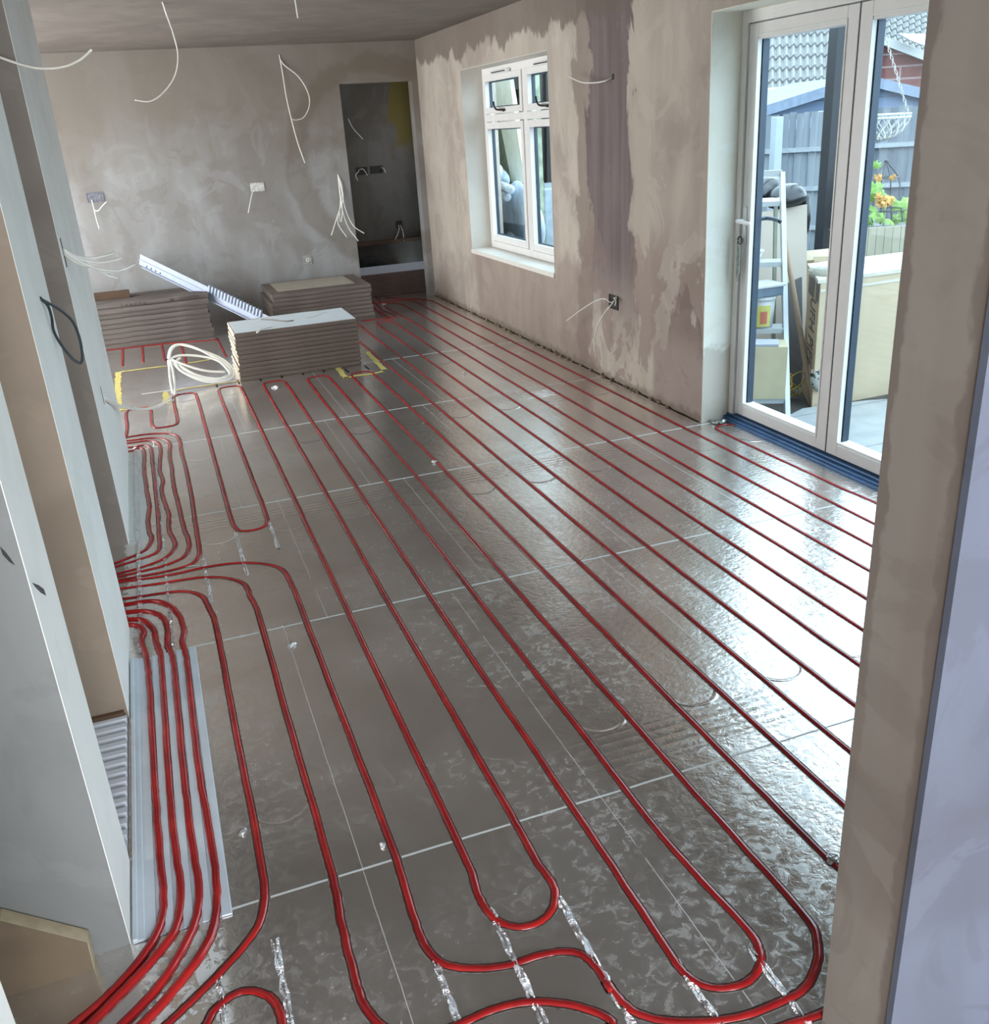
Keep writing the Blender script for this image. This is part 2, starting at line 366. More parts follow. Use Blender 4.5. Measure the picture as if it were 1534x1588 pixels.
# far wall with doorway
OX0, OX1, OZ = 1.935, 2.62, 1.985
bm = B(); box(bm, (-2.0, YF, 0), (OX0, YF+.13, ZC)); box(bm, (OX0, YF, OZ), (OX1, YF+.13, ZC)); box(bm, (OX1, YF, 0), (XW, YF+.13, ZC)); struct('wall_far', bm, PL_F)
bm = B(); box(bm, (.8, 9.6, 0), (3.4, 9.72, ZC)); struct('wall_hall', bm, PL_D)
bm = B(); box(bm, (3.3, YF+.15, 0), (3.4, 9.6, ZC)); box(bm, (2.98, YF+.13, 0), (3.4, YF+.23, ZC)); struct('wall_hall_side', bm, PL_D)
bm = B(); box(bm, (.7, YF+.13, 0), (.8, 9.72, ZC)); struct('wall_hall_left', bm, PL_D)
bm = B(); box(bm, (-2.2, -3.6, 0), (-2.0, 9.72, ZC)); struct('wall_left', bm, PL_N)
# three wall piers on the left, with pale end faces
def pier(name, y0, y1, face, side=None):
    bm = B(); box(bm, (-2.0, y0, 0), (XL-.0015, y1, ZC)); struct(name, bm, face)
    bm = B(); box(bm, (XL-.0015, y0, 0), (XL, y1, 2.14 if name != 'wall_pier_far' else ZC)); return bm
struct('trim_3', pier('wall_pier_near', .06, .315, PL_G), PL_W)
struct('trim_4', pier('wall_pier_middle', .965, 1.56, PL_T), PL_W)
struct('trim_5', pier('wall_pier_far', 2.36, 3.80, PL_N), PL_W)
bm = B(); box(bm, (-.42, .315, 2.14), (XL, .965, ZC)); box(bm, (-.42, 1.56, 2.14), (XL, 2.36, ZC)); struct('wall_header', bm, PL_W)
# wall the camera looks through
bm = B(); box(bm, (.93, -.80, 0), (XW, -.655, ZC)); struct('wall_front_right', bm, [PL_P])
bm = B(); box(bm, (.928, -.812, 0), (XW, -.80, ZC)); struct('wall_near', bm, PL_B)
bm = B(); box(bm, (-2.0, -.80, 0), (-.307, -.66, ZC)); struct('wall_front_left', bm, PL_W)
bm = B(); box(bm, (-.307, -.80, 2.02), (.93, -.66, ZC)); struct('wall_front_lintel', bm, PL_W)
bm = B(); box(bm, (-2.0, -3.6, 0), (3.0, -3.45, ZC)); struct('wall_back', bm, PL_B)
bm = B(); box(bm, (2.3, -3.45, 0), (2.45, -.812, ZC)); struct('wall_back_side', bm, PL_B)
# gap and mortar line along the right wall foot
rnd = random.Random(5); bm = B()
pts = [Vector((XW-.006-rnd.uniform(0, .006), 2.6+i*.06, 0)) for i in range(84)]; ribbon(bm, pts, .008, .0012, .004, 4); struct('wall_foot_gap', bm, plain('dark_gap', c8(48, 38, 28), .9))  # flat dark ribbon for the gap, no skirting board here
bm = B()
for i in range(70):
    y = rnd.uniform(2.7, 7.5); blob(bm, (XW-rnd.uniform(.002, .018), y, .004), (rnd.uniform(.005, .02), rnd.uniform(.008, .03), rnd.uniform(.004, .014)), i, .3, 1)
tag(obj('mortar_crumbs', bm, plain('mortar', c8(128, 112, 92), .9, 0, .3, 40)), 'crumbs of mortar scattered along the foot of the right plaster wall', 'rubble', kind='stuff')
# ------------------------------------------------------------------ garden door
XD = 2.855
bm = B()
box(bm, (XD-.012, 2.545, .03), (XD+.09, DY1-.004, DZ1-.004), .003); box(bm, (XD-.012, DY0, 1.932), (XD+.09, 2.545, DZ1-.004), .003); box(bm, (XD-.012, DY0, .03), (XD+.09, DY0+.045, 1.93), .003)
dframe = obj('door_1', bm, PVC); dframe['kind'] = 'structure'
bm = B(); box(bm, (XD-.016, 1.9, 1.957), (XD-.006, 2.35, 1.969), .003); obj('trickle_vent', bm, PVC_W, dframe)
bm = B(); box(bm, (2.815, DY0, 0), (2.97, DY1-.004, .022), .003); box(bm, (2.835, DY0, .022), (2.95, DY1-.004, .034), .003)
box(bm, (2.80, DY0, 0), (2.822, DY1-.02, .012), .002)
th = obj('threshold', bm, SILL, dframe)
def leaf(n, y0, y1, gy0, gy1):
    o = obj('door_%d' % n, ringframe(B(), y0, y1, .042, 1.928, .07, XD, XD+.065, .003), PVC); o['kind'] = 'structure'
    bm = B(); z0, z1 = .095, 1.877
    ringframe(bm, y0+.065, y1-.065, .095-.004, 1.877+.004, .01, XD-.004, XD+.02, .002); obj('glazing_bead', bm, PVC_W, o)
    bm = B(); ringframe(bm, y0+.072, y1-.072, .1, 1.87, .010, XD+.022, XD+.05); ringframe(bm, y0+.069, y1-.069, .097, 1.874, .006, XD+.03, XD+.062)
    obj('spacer_bar', bm, ALU, o)
    bm = B(); box(bm, (XD+.038, y0+.07, .098), (XD+.042, y1-.07, 1.874)); obj('glass_pane', bm, GLASS, o)
    return o
lf = leaf(2, 1.790, 2.541, 0, 0); leaf(3, 1.030, 1.782, 0, 0); leaf(4, .25, 1.022, 0, 0)
bm = B()
for y in (1.786, 1.026): box(bm, (XD+.002, y-.0045, .042), (XD+.055, y+.0045, 1.93))
box(bm, (XD+.004, 2.5405, .04), (XD+.05, 2.5455, 1.93)); obj('gasket', bm, BLACK, dframe)
bm = B(); box(bm, (XD-.010, 2.496, .93), (XD, 2.522, 1.115), .004); hp = obj('handle_plate', bm, PVC_W, lf)
bm = B(); sweep(bm, cr([(XD-.01, 2.509, 1.05), (XD-.05, 2.509, 1.05), (XD-.058, 2.495, 1.05), (XD-.056, 2.44, 1.047), (XD-.05, 2.40, 1.042)], 5), .009, 8); obj('handle_lever', bm, PVC_W, lf, True)
bm = B(); sweep(bm, cr([(XD+.07, 2.50, 1.05), (XD+.11, 2.50, 1.05), (XD+.118, 2.48, 1.05), (XD+.116, 2.41, 1.047), (XD+.11, 2.38, 1.042)], 5), .010, 8); obj('outer_handle_lever', bm, ALU, lf, True)
k = thing('key_bunch', 'bunch of keys hanging from the lock of the cream garden door', 'keys', (XD-.02, 2.51, .955))
bm = B(); sweep(bm, cr([(XD-.03+.0, 2.51+.018*math.cos(a), .955+.018*math.sin(a)) for a in [i*math.pi/4 for i in range(8)]], 3, True), .0035, 6, caps=False); obj('key_ring', bm, BLACK, k, True)
for i, (dy, l) in enumerate(((-.006, .15), (.004, .19), (.012, .17))):
    bm = B(); box(bm, (XD-.03, 2.512+dy, .94-l), (XD-.026, 2.517+dy+.004, .94), .001); blob(bm, (XD-.028, 2.516+dy, .935), (.004, .011, .014), i, 0, 2); obj('key', bm, STEEL, k)
bm = B(); box(bm, (XD-.025, 2.505, .945), (XD, 2.512, .965), .001); obj('key_in_lock', bm, STEEL, k)
# ------------------------------------------------------------------ window
XF = 2.86
win = obj('window_1', ringframe(B(), WY0+.002, WY1-.004, .576, WZ1-.004, .055, XF, XF+.07, .003), PVC); win['kind'] = 'structure'
bm = B(); box(bm, (XF-.004, 5.362, .63), (XF+.068, 5.43, 1.94), .004); obj('mullion', bm, PVC, win)
bm = B(); box(bm, (XF-.003, WY0+.055, 1.585), (XF+.066, 5.362, 1.638), .004); box(bm, (XF-.003, 5.43, 1.585), (XF+.066, WY1-.05, 1.638), .004); obj('transom', bm, PVC, win)
for (a, b) in ((5.43, 6.277), (4.585, 5.362)):
    for (c, d) in ((.631, 1.585), (1.638, 1.935)):
        s = obj('sash', ringframe(B(), a+.006, b-.006, c+.006, d-.006, .05 if c < 1 else .045, XF-.012, XF+.05, .003), PVC, win)
        obj('glass_pane', box(B(), (XF+.02, a+.05, c+.045), (XF+.024, b-.05, d-.04)), GLASS, s)
        w_ = .055 if c < 1 else .05
        obj('spacer_bar', ringframe(B(), a+w_, b-w_, c+w_, d-w_, .009, XF+.025, XF+.048), ALU, s)
for y in (5.86, 4.98):
    bm = B(); box(bm, (XF-.03, y-.20, 1.930), (XF-.005, y+.20, 1.950), .003); v = obj('trickle_vent', bm, PVC_W, win)
    bm = B(); box(bm, (XF-.033, y-.15, 1.936), (XF-.029, y+.15, 1.944)); obj('vent_slot', bm, DARKBOX, v)
for y in (5.86, 4.98):
    bm = B(); blob(bm, (XF-.025, y-.06, 1.663), (.014, .02, .012), 3, .05, 2); sweep(bm, cr([(XF-.03, y-.06, 1.665), (XF-.045, y-.02, 1.667), (XF-.045, y+.05, 1.675), (XF-.042, y+.09, 1.70), (XF-.04, y+.11, 1.73)], 5), .008, 8)
    obj('window_handle', bm, BRONZE, win, True)
bm = B(); box(bm, (XW-.012, WY0, WZ0-.032), (XF+.002, WY1-.005, WZ0+.002), .004); struct('trim_6', bm, plain('sill_board', c8(232, 228, 218), .5, 0, .03))
# ================================================================== HEATING PIPES
S = .15; PR = .0104; PZ = -.0050
PG = 'red underfloor heating pipes'
lane = lambda k, y: Vector((k*S, y, 0))
edge_bm = B(); grp = B()
def pipe(P, label, n=7, grooved=True, PZ=PZ, name='heating_pipe'):
    P = [Vector((p[0], p[1], 0)) for p in P]; Q = cr(P, n)
    # resample long straights so small dents show
    R_ = [Q[0]]
    for a, b in zip(Q, Q[1:]):
        L = (b-a).length; k = max(1, int(L/.12))
        for i in range(1, k+1): R_.append(a.lerp(b, i/k))
    rn = random.Random(len(R_)); Q = [q+Vector((rn.uniform(-1, 1)*.0011, 0, PZ+rn.uniform(-1, 1)*.0006)) for q in R_]
    base = Q[len(Q)//2].copy(); base.z = 0
    o = obj('heating_pipe', sweep(B(), Q, PR, 10), RED, None, True, loc=base)
    tag(o, label, 'pipe', PG)
    if grooved: 
        e = B(); ribbon(e, Q, .0124, .0006, .0007, len(Q)); obj('groove_edge', e, EDGE, o)
        e = B(); ribbon(e, Q, .0107, .0011, .0005, len(Q)+1); obj('groove_shadow_gap', e, GAP, o)
    return o
F = lambda *p: [fl(u, v) for u, v in p]
def A6(*p): return [fl(x/3.068, 700+y/3.068) for x, y in p]
def A7(*p): return [fl(x/3.068, 1100+y/3.068) for x, y in p]
def A8(*p): return [fl(150+x/6.107, 640+y/6.107) for x, y in p]
def A2(*p): return [fl(450+x/3.068, 1150+y/3.068) for x, y in p]
def A3(*p): return [fl(900+x/3.068, 1150+y/3.068) for x, y in p]
def A4(*p): return [fl(150+x/5.68, 520+y/5.68) for x, y in p]
def uturn(k0, k1, y, sgn, ry=.075, n=5):
    c = (k0+k1)/2*S; r = (k1-k0)/2*S
    return [Vector((c-r*math.cos(math.pi*i/n), y+sgn*ry*math.sin(math.pi*i/n), 0)) for i in range(1, n)]
# one long serpentine: in from the manifold along lane 2, seven passes, back out at the short passes by the far pier
top = lambda a, b, y: uturn(a, b, y, 1, .045)
P = A6((420, 645), (560, 625), (800, 590), (1000, 548), (1150, 531), (1280, 540), (1345, 565), (1385, 630))+[lane(2, 1.55), lane(2, .9), lane(2, .07)]
P += A2((600, 870), (650, 985), (700, 1040), (780, 1072), (900, 1080), (1040, 1065), (1180, 1020), (1300, 1000), (1390, 1015), (1460, 1080), (1534, 1190))
P += A3((120, 1140), (200, 1240), (300, 1305), (500, 1335), (760, 1310), (950, 1240), (1060, 1180), (1120, 1080), (1130, 960), (1085, 850))
P += [lane(7, -.02), lane(7, .8), lane(7, 2), lane(7, 3.4), lane(7, 4.78)]+top(6, 7, 4.83)[::-1]+[lane(6, 4.78), lane(6, 3.4), lane(6, 1.6), lane(6, .3), lane(6, -.12)]
P += A3((800, 900), (845, 970), (855, 1060), (800, 1140), (700, 1172), (600, 1165), (510, 1115), (440, 1030))
P += [lane(5, -.02), lane(5, .6), lane(5, 2), lane(5, 3.6), lane(5, 4.82)]+top(4, 5, 4.87)[::-1]+[lane(4, 4.82), lane(4, 3.2), lane(4, 1.4), lane(4, .1)]
P += A2((1180, 580), (1250, 680), (1260, 760), (1220, 835), (1130, 880), (1030, 873), (960, 830), (900, 740))
P += [lane(3, -.02), lane(3, .8), lane(3, 2.2), lane(3, 3.6), lane(3, 4.85)]+top(2, 3, 4.90)[::-1]+[lane(2, 4.85), lane(2, 4.0), lane(2, 3.0), lane(2, 2.38)]+uturn(1, 2, 2.33, -1)[::-1]
P += [lane(1, 2.38), lane(1, 3.2), lane(1, 4.2), lane(1, 4.83)]+top(0, 1, 4.88)[::-1]+[lane(0, 4.8), lane(0, 4.25)]+uturn(-1, 0, 4.2, -1, .05)[::-1]+[lane(-1, 4.3), lane(-1, 4.6)]+top(-2, -1, 4.66)[::-1]+[lane(-2, 4.6), lane(-2, 4.1), (-.36, 3.98, 0)]
pipe(P, 'longest red heating pipe, snaking in long parallel passes across the middle of the foil floor', 6)
P = A6((380, 615), (555, 600), (700, 583), (765, 570))
# pipe whose lower end runs off the bottom and returns along lane 8
P = A6((430, 668), (570, 655), (770, 628), (960, 600), (1080, 604), (1160, 630), (1195, 700))+[lane(1, 1.5), lane(1, .8), lane(1, .07)]
P += A2((250, 890), (310, 1130), (345, 1240), (400, 1320), (500, 1385), (700, 1385), (830, 1335), (970, 1275), (1130, 1240), (1280, 1245), (1400, 1270), (1534, 1335))
P += A3((140, 1380), (400, 1440), (760, 1420), (1000, 1345), (1180, 1280), (1330, 1180), (1390, 1080))
P = [p for p in P]+[Vector((1.2,-.5,0)), Vector((1.2,-.3,0)), lane(8, .1), lane(8, .8), lane(8, 1.32), lane(8, 2.5), lane(8, 3.8), lane(8, 4.72)]+uturn(8, 9, 4.77, 1, .05)+[lane(9, 4.72), lane(9, 3.6), lane(9, 2.4), lane(9, 1.3), lane(9, -.3)]
pipe(P, 'red heating pipe that waves along the bottom edge and loops inside the yellow foam notch', 6)
P = A6((400, 705), (580, 703), (770, 676), (880, 667), (955, 685), (985, 725))+[lane(0, 1.45), lane(0, .8), lane(0, .12)]
P += A7((1240, 1000), (1190, 1090), (1060, 1240), (900, 1400), (770, 1520), (560, 1700))
pipe(P, 'red heating pipe just right of the white grooved tray, bending down to the left corner')
T = [
 [A6((420, 850), (560, 835), (605, 830), (660, 835), (684, 862), (672, 905), (695, 980), (710, 1100), (735, 1534)), A7((745, 450), (765, 700), (780, 950), (745, 1075), (640, 1230), (500, 1380), (330, 1525), (100, 1720))],
 [A6((420, 815), (560, 806), (600, 805), (680, 806), (730, 850), (742, 900), (765, 980), (775, 1100), (803, 1534)), A7((830, 600), (862, 900), (830, 1060), (740, 1180), (600, 1330), (430, 1500), (220, 1700))],
 [A6((420, 775), (595, 770), (700, 765), (770, 788), (797, 850), (797, 920), (820, 980), (835, 1100), (875, 1534)), A7((912, 600), (950, 900), (920, 1040), (850, 1180), (740, 1340), (585, 1500), (380, 1700))],
 [A6((420, 742), (585, 735), (720, 716), (800, 732), (850, 780), (875, 850), (868, 910), (885, 970), (900, 1100), (948, 1534)), A7((995, 550), (1035, 880), (1010, 1060), (945, 1185), (800, 1370), (670, 1510), (470, 1700))]]
WORD = ['leftmost', 'second from the left', 'third from the left', 'rightmost']
for i, (a, b) in enumerate(T): pipe(a+b, 'red heating pipe %s of the four in the white grooved tray' % WORD[i], 6, PZ=.0015)
Wv = [A8((250, 372), (340, 362), (400, 335), (440, 350), (452, 420), (450, 540), (470, 700), (495, 850), (502, 900), (488, 1000), (495, 1120), (522, 1190), (505, 1245), (470, 1295), (400, 1335), (280, 1388), (150, 1436), (-300, 1590)),
      A8((236, 332), (340, 328), (440, 310), (492, 318), (520, 360), (525, 440), (540, 560), (562, 760), (582, 960), (592, 1150), (596, 1285), (550, 1335), (400, 1393), (160, 1466), (-300, 1600)),
      A8((236, 300), (340, 285), (500, 266), (575, 284), (606, 335), (602, 440), (598, 560), (628, 640), (615, 740), (650, 870), (682, 960), (688, 1120), (735, 1215), (742, 1270), (690, 1342), (600, 1402), (400, 1474), (180, 1532), (-300, 1650)),
      A8((236, 272), (340, 262), (500, 242), (630, 250), (692, 292), (692, 400), (715, 550), (732, 700), (770, 850), (800, 980), (825, 1090), (870, 1210), (872, 1290), (830, 1362), (740, 1412), (600, 1462), (180, 1562), (-300, 1670)),
      A8((230, 246), (340, 225), (500, 203), (690, 200), (765, 226), (795, 300), (800, 350), (850, 550), (900, 800), (930, 1020), (958, 1200), (970, 1350), (900, 1432), (780, 1474), (600, 1518), (180, 1594), (-300, 1690))]
WL = ['leftmost wavy red heating pipe beside the far pier', 'straight red heating pipe just inside the leftmost wavy one', 'kinked red heating pipe, middle of the five beside the far pier',
      'wavy red heating pipe, fourth of the five beside the far pier', 'long straight red heating pipe, rightmost of the five beside the far pier']
for p, l in zip(Wv, WL): pipe([fl(150-30/6.1, 640+p[0].x*0+0) if False else Vector((-.36, p[0].y, 0))]+p, l, 6)
P = A7((900, 1650), (985, 1490), (1030, 1420), (1120, 1355), (1180, 1340), (1250, 1352), (1310, 1395), (1345, 1497), (1380, 1700))
pipe(P, 'short red heating pipe arch cut off by the bottom left of the photo')
def down(k, y1): return [lane(k, y1), lane(k, y1-.4), lane(k, 3.8), lane(k, 2.6), lane(k, 1.3), lane(k, -.4)]
pipe([Vector((.9, 6.6, 0)), Vector((1.4, 6.65, 0)), Vector((1.49, 6.5, 0))]+down(10, 6.3), 'red heating pipe passing close to the right side of the white topped board stack')
pipe([Vector((1.3, 6.85, 0)), Vector((1.6, 6.8, 0))]+down(11, 6.6), 'red heating pipe coming out from behind the white topped stack, next lane right')
pipe(down(12, 6.4)[::-1]+uturn(12, 13, 6.46, 1, .1)+down(13, 6.4), 'red heating pipe looping back in front of the grey topped board stack')
def E9(*p): return [fl(560+x/7.67, 450+y/7.67) for x, y in p]
pipe(E9((120, 130), (180, 165), (260, 240), (380, 290), (412, 318), (395, 335), (340, 322), (250, 270), (150, 225), (60, 190)), 'small dark red heating pipe hairpin beside the grey topped stack')
pipe(E9((90, 170), (150, 205), (240, 290), (310, 325), (318, 345), (250, 335), (160, 352), (20, 368)), 'short red heating pipe curling round the foot of the grey topped stack')
pipe(E9((150, 60), (200, 95), (240, 150), (290, 195), (370, 245))+down(14, 6.55)[1:], 'red heating pipe bending towards the doorway past the bright foil scrap')
pipe(down(15, 7.2)[::-1]+[Vector((2.2, 7.42, 0)), Vector((2.0, 7.55, 0)), Vector((1.7, 7.58, 0))], 'red heating pipe, third lane from the window wall')
pipe(down(16, 7.3)[::-1]+[Vector((2.36, 7.5, 0)), Vector((2.1, 7.59, 0))], 'red heating pipe, second lane from the window wall')
pipe(down(17, 7.25)[::-1]+[Vector((2.5, 7.42, 0)), Vector((2.38, 7.56, 0)), Vector((2.2, 7.8, 0))], 'red heating pipe nearest the window wall')
def K(*p): return [fl(1080+x/4.79, 600+y/4.79) for x, y in p]
dp = K((1330, 860), (1100, 762), (900, 668), (600, 530), (300, 390), (190, 335), (150, 312), (165, 292), (225, 281), (300, 285), (350, 296), (420, 330), (600, 412), (950, 565), (1200, 672), (1335, 737))
pipe([Vector((2.70, -.3, 0))]+dp+[Vector((2.795, -.3, 0))], 'pinkish red heating pipe making a hairpin along the blue door threshold')
# passes seen between the left stack and the coil
for i, (a, b) in enumerate((((235, 110), (228, 270)), ((408, 95), (412, 240)), ((575, 78), (600, 225)), ((745, 110), (790, 250)), ((1070, 45), (1140, 190)))):
    a_, b_ = A4(a, b); pipe([Vector((b_.x-.002, a_.y+.12, 0)), Vector((b_.x, (a_.y+b_.y)/2, 0)), Vector((b_.x, b_.y, 0))],
       'short red pipe end before the left board stack, %s' % ['leftmost', 'second from left', 'behind the cable coil top', 'seen through the cable coil', 'beside the white topped stack'][i])
pipe(A4((60, 165), (75, 138), (250, 115), (420, 95), (640, 72), (900, 52), (1060, 40)), 'red heating pipe running crossways along the foot of the left board stack')
# grooves left empty, foil pressed in
def groove(k, y0, y1, label, dx=0., w=.0078):
    bm = B(); n = max(6, int(abs(y1-y0)/.022)); rn = random.Random(int(k*7+abs(y0*10)))
    L = []
    for i in range(n+1):
        y = y0+(y1-y0)*i/n; x = k*S+dx+rn.uniform(-1, 1)*.0012
        L.append([bm.verts.new((x-w+rn.uniform(-.002, .002), y, .0008)), bm.verts.new((x-w*.45, y+rn.uniform(-.006, .006), .0008+rn.uniform(0, .005))),
                  bm.verts.new((x, y, -.004+rn.uniform(0, .008))), bm.verts.new((x+w*.45, y+rn.uniform(-.006, .006), .0008+rn.uniform(0, .005))), bm.verts.new((x+w+rn.uniform(-.002, .002), y, .0008))])
    for a, b in zip(L, L[1:]):
        for j in range(4): bm.faces.new((a[j], a[j+1], b[j+1], b[j]))
    o = obj('empty_groove', bm, CRUMP, None, False, loc=(k*S+dx, (y0+y1)/2, 0)); return tag(o, label, 'groove', 'crumpled foil pressed into empty pipe grooves')
groove(1, -.95, -.33, 'crumpled foil groove below the bend at bottom centre left', -.0)
groove(0, -1.0, -.05, 'crumpled foil groove continuing below the pipe beside the tray')
groove(2, -1.0, -.24, 'crumpled foil groove running down from the bend left of the first hairpin')
groove(3, -1.0, -.16, 'crumpled foil groove below the left leg of the small hairpin')
groove(4, -1.0, -.19, 'crumpled foil groove below the right leg of the small hairpin')
groove(5, -1.0, -.44, 'crumpled foil groove below the left leg of the large hairpin')
groove(6, -1.0, -.47, 'crumpled foil groove below the right leg of the large hairpin')
groove(0, 1.62, 2.05, 'crumpled foil groove between the pipe bends left of centre')
groove(1, 1.80, 2.27, 'crumpled foil groove under the left leg of the upper hairpin')
groove(2, 2.0, 2.32, 'crumpled foil groove under the right leg of the upper hairpin')
for k_ in range(2, 10):
    if k_ in (10,): continue
    y_ = 4.98 if k_ < 8 else 4.86; bm = B(); slab(bm, [(k_*S-.006, y_, .0006), (k_*S+.006, y_, .0006), (k_*S+.006, y_+.13, .0006), (k_*S-.006, y_+.13, .0006)], (0, 0, .001))
    if k_ > 1: tag(obj('open_groove', bm, BLACK, None, False, loc=(k_*S, y_, 0)), 'short black open groove at the foot of the middle stack', 'groove', 'black groove ends along the foam line')
groove(-1, 1.35, 3.9, 'long crumpled foil groove between the wavy pipes', -.0, .006)
groove(-1, -.5, -.1, 'crumpled foil groove crossing under the pipes by the plywood', .03, .007)
# crumpled foil edge strip beside the piers
bm = B(); rn = random.Random(8); L = []
for i in range(90):
    y = 1.36+i*.028; L.append([bm.verts.new((-.262+j*.005+rn.uniform(-.003, .003), y+rn.uniform(-.008, .008), .001+rn.uniform(0, .006)*(0 < j < 4))) for j in range(5)])
for a, b in zip(L, L[1:]):
    for j in range(4): bm.faces.new((a[j], a[j+1], b[j+1], b[j]))
tag(obj('foil_ridge', bm, CRUMP), 'narrow ridge of crumpled foil along the floor edge by the far pier', 'foil')
def scrap(u, v, s, label, z=.004):
    p = fl(u, v); bm = B(); blob(bm, (p.x, p.y, s*.4), (s, s*1.1, s*.45), int(u), .9, 2); tag(obj('foil_scrap', bm, CRUMP, None, False), label, 'foil scrap', 'loose bright foil scraps on the floor')
scrap(597, 473, .018, 'bright foil scrap near the doorway'); scrap(427, 601, .016, 'white scrap just in front of the white topped stack'); scrap(452, 1001, .010, 'tiny white scrap on the seam left of centre')
scrap(376, 1293, .010, 'tiny foil tear left of the pipe beside the tray'); scrap(674, 717, .012, 'small foil tear on a pipe in the middle of the floor'); scrap(594, 1314, .009, 'small foil tear left of the second lower pipe')
scrap(720, 580, .010, 'foil burr on the floor right of the foam notch'); scrap(1290, 1336, .016, 'foil dimple right of the lower pipes')
# loose torn strip and white gouge
bm = B(); ribbon(bm, A6((875, 550), (950, 543)), .006, .0016); tag(obj('torn_strip', bm, TOPW), 'short white gouge across the foil where the pipes fan out', 'scratch')
# grooved tray
tr = [fl(x, 1200) for x in (239.6, 262.4, 286.8, 311.5)]
bm = B(); prof = [(-.284, 0), (-.284, .013), (-.276, .013), (-.274, .008), (-.262, .008), (-.260, .0045)]
for q in tr: prof += [(q.x-.0098, .0045), (q.x-.0092, .0005), (q.x+.0092, .0005), (q.x+.0098, .0045)]
prof += [(-.079, .0045), (-.077, 0)]
hexa(bm, [Vector((x, .055, z+.0012)) for x, z in prof], [Vector((x, 1.31, z+.0012)) for x, z in prof])
tag(obj('grooved_tray', bm, plain('tray_white', c8(205, 214, 222), .55, 0, .04), None, False, loc=(-.18, .68, .0)), 'white grooved foam tray holding four red pipes beside the near pier', 'tray')
# ribbed white panel between piers
bm = B(); n = 14; pr = []
for i in range(n):
    y = .335+i*(.62/n); d = .62/n; pr += [(y, .012), (y+d*.28, .012), (y+d*.42, .024), (y+d*.86, .024)]
pr += [(.955, .012)]
lo = [Vector((-.9, y, z)) for y, z in pr]+[Vector((-.9, .955, .001)), Vector((-.9, .335, .001))]; hi = [Vector((-.295, p.y, p.z)) for p in lo]
hexa(bm, lo, hi); tag(obj('ribbed_panel', bm, plain('ribbed_white', c8(200, 206, 214), .5, 0, .03)), 'white ribbed plastic panel on the floor between the near and middle piers', 'panel')
bm = B(); box(bm, (-.9, .945, .001), (-.30, .9635, .035), .002); tag(obj('timber_batten', bm, DWOOD), 'dark brown strip along the foot of the middle pier', 'batten')
# foam seal patches
def patch(pts, label, w=.03, seed=0):
    bm = B(); Q = [Vector((p.x, p.y, 0)) for p in pts]; R_ = []
    for a, b in zip(Q, Q[1:]):
        k = max(2, int((b-a).length/.03)); R_ += [a.lerp(b, i/k) for i in range(k)]
    R_.append(Q[-1]); ribbon(bm, R_, w, .0018, w*.28, seed); o = obj('foam_seal', bm, YEL); tag(o, label, 'foam', 'yellow foam smears on the floor boards')
patch(A4((190, 325), (185, 480), (195, 650)), 'thick yellow foam strip nearest the far pier', .022, 1)
patch(A4((215, 322), (300, 312), (440, 292), (620, 272)), 'thin yellow foam line behind the pale cable', .016, 2)
patch(A4((200, 658), (300, 648), (345, 640)), 'yellow foam line under the pale cable', .025, 3)
patch(A4((605, 500), (610, 560), (620, 610)), 'small yellow foam blob beside the coil foot', .02, 4)
def C1(*p): return [fl(340+x/5.9, 470+y/5.9) for x, y in p]
patch(C1((1075, 580), (1120, 640), (1160, 690)), 'yellow foam strip at the left of the notch', .02, 5)
patch(C1((1150, 690), (1250, 665), (1400, 650), (1500, 625)), 'yellow foam strip at the front of the notch', .02, 6)
patch(C1((1350, 445), (1420, 520), (1510, 610)), 'yellow foam strip running down the right of the notch', .02, 7)
patch(C1((-40, 745), (200, 715), (500, 672), (800, 632), (1080, 590)), 'pale foam line along the foot of the white topped stack', .011, 8)
patch(A4((680, 490), (850, 460), (1050, 435)), 'pale foam line in front of the cable coil', .014, 9)
patch(A4((780, 248), (900, 232), (1010, 210)), 'yellow foam line behind the cable coil', .014, 10)
# plywood offcut standing by the near pier
def pw(x, y, z=None): return x
o = thing('plywood_offcut', 'brown plywood offcut with a cut corner standing against the near pier', 'board', (-.7, .04, 0))
yb, yf = .056, .022
c_ = [on(u, v, 1, yf) for u, v in ((147, 1497), (136, 1461), (0, 1428))]
prf = [Vector((-1.25, yf, 0)), Vector((-.363, yf, .0)), Vector((c_[1].x, yf, c_[1].z)), Vector((c_[2].x, yf, c_[2].z)), Vector((-1.25, yf, c_[2].z+.10))]
bm = B(); slab(bm, prf, (0, yb-yf, 0)); obj('plywood_edge', bm, WOODE, o)
bm = B(); slab(bm, [p+Vector((-.001 if i in (1, 2) else 0, -.0015, 0)) for i, p in enumerate(prf)], (0, .0015, 0)); obj('plywood_face', bm, WOOD, o)
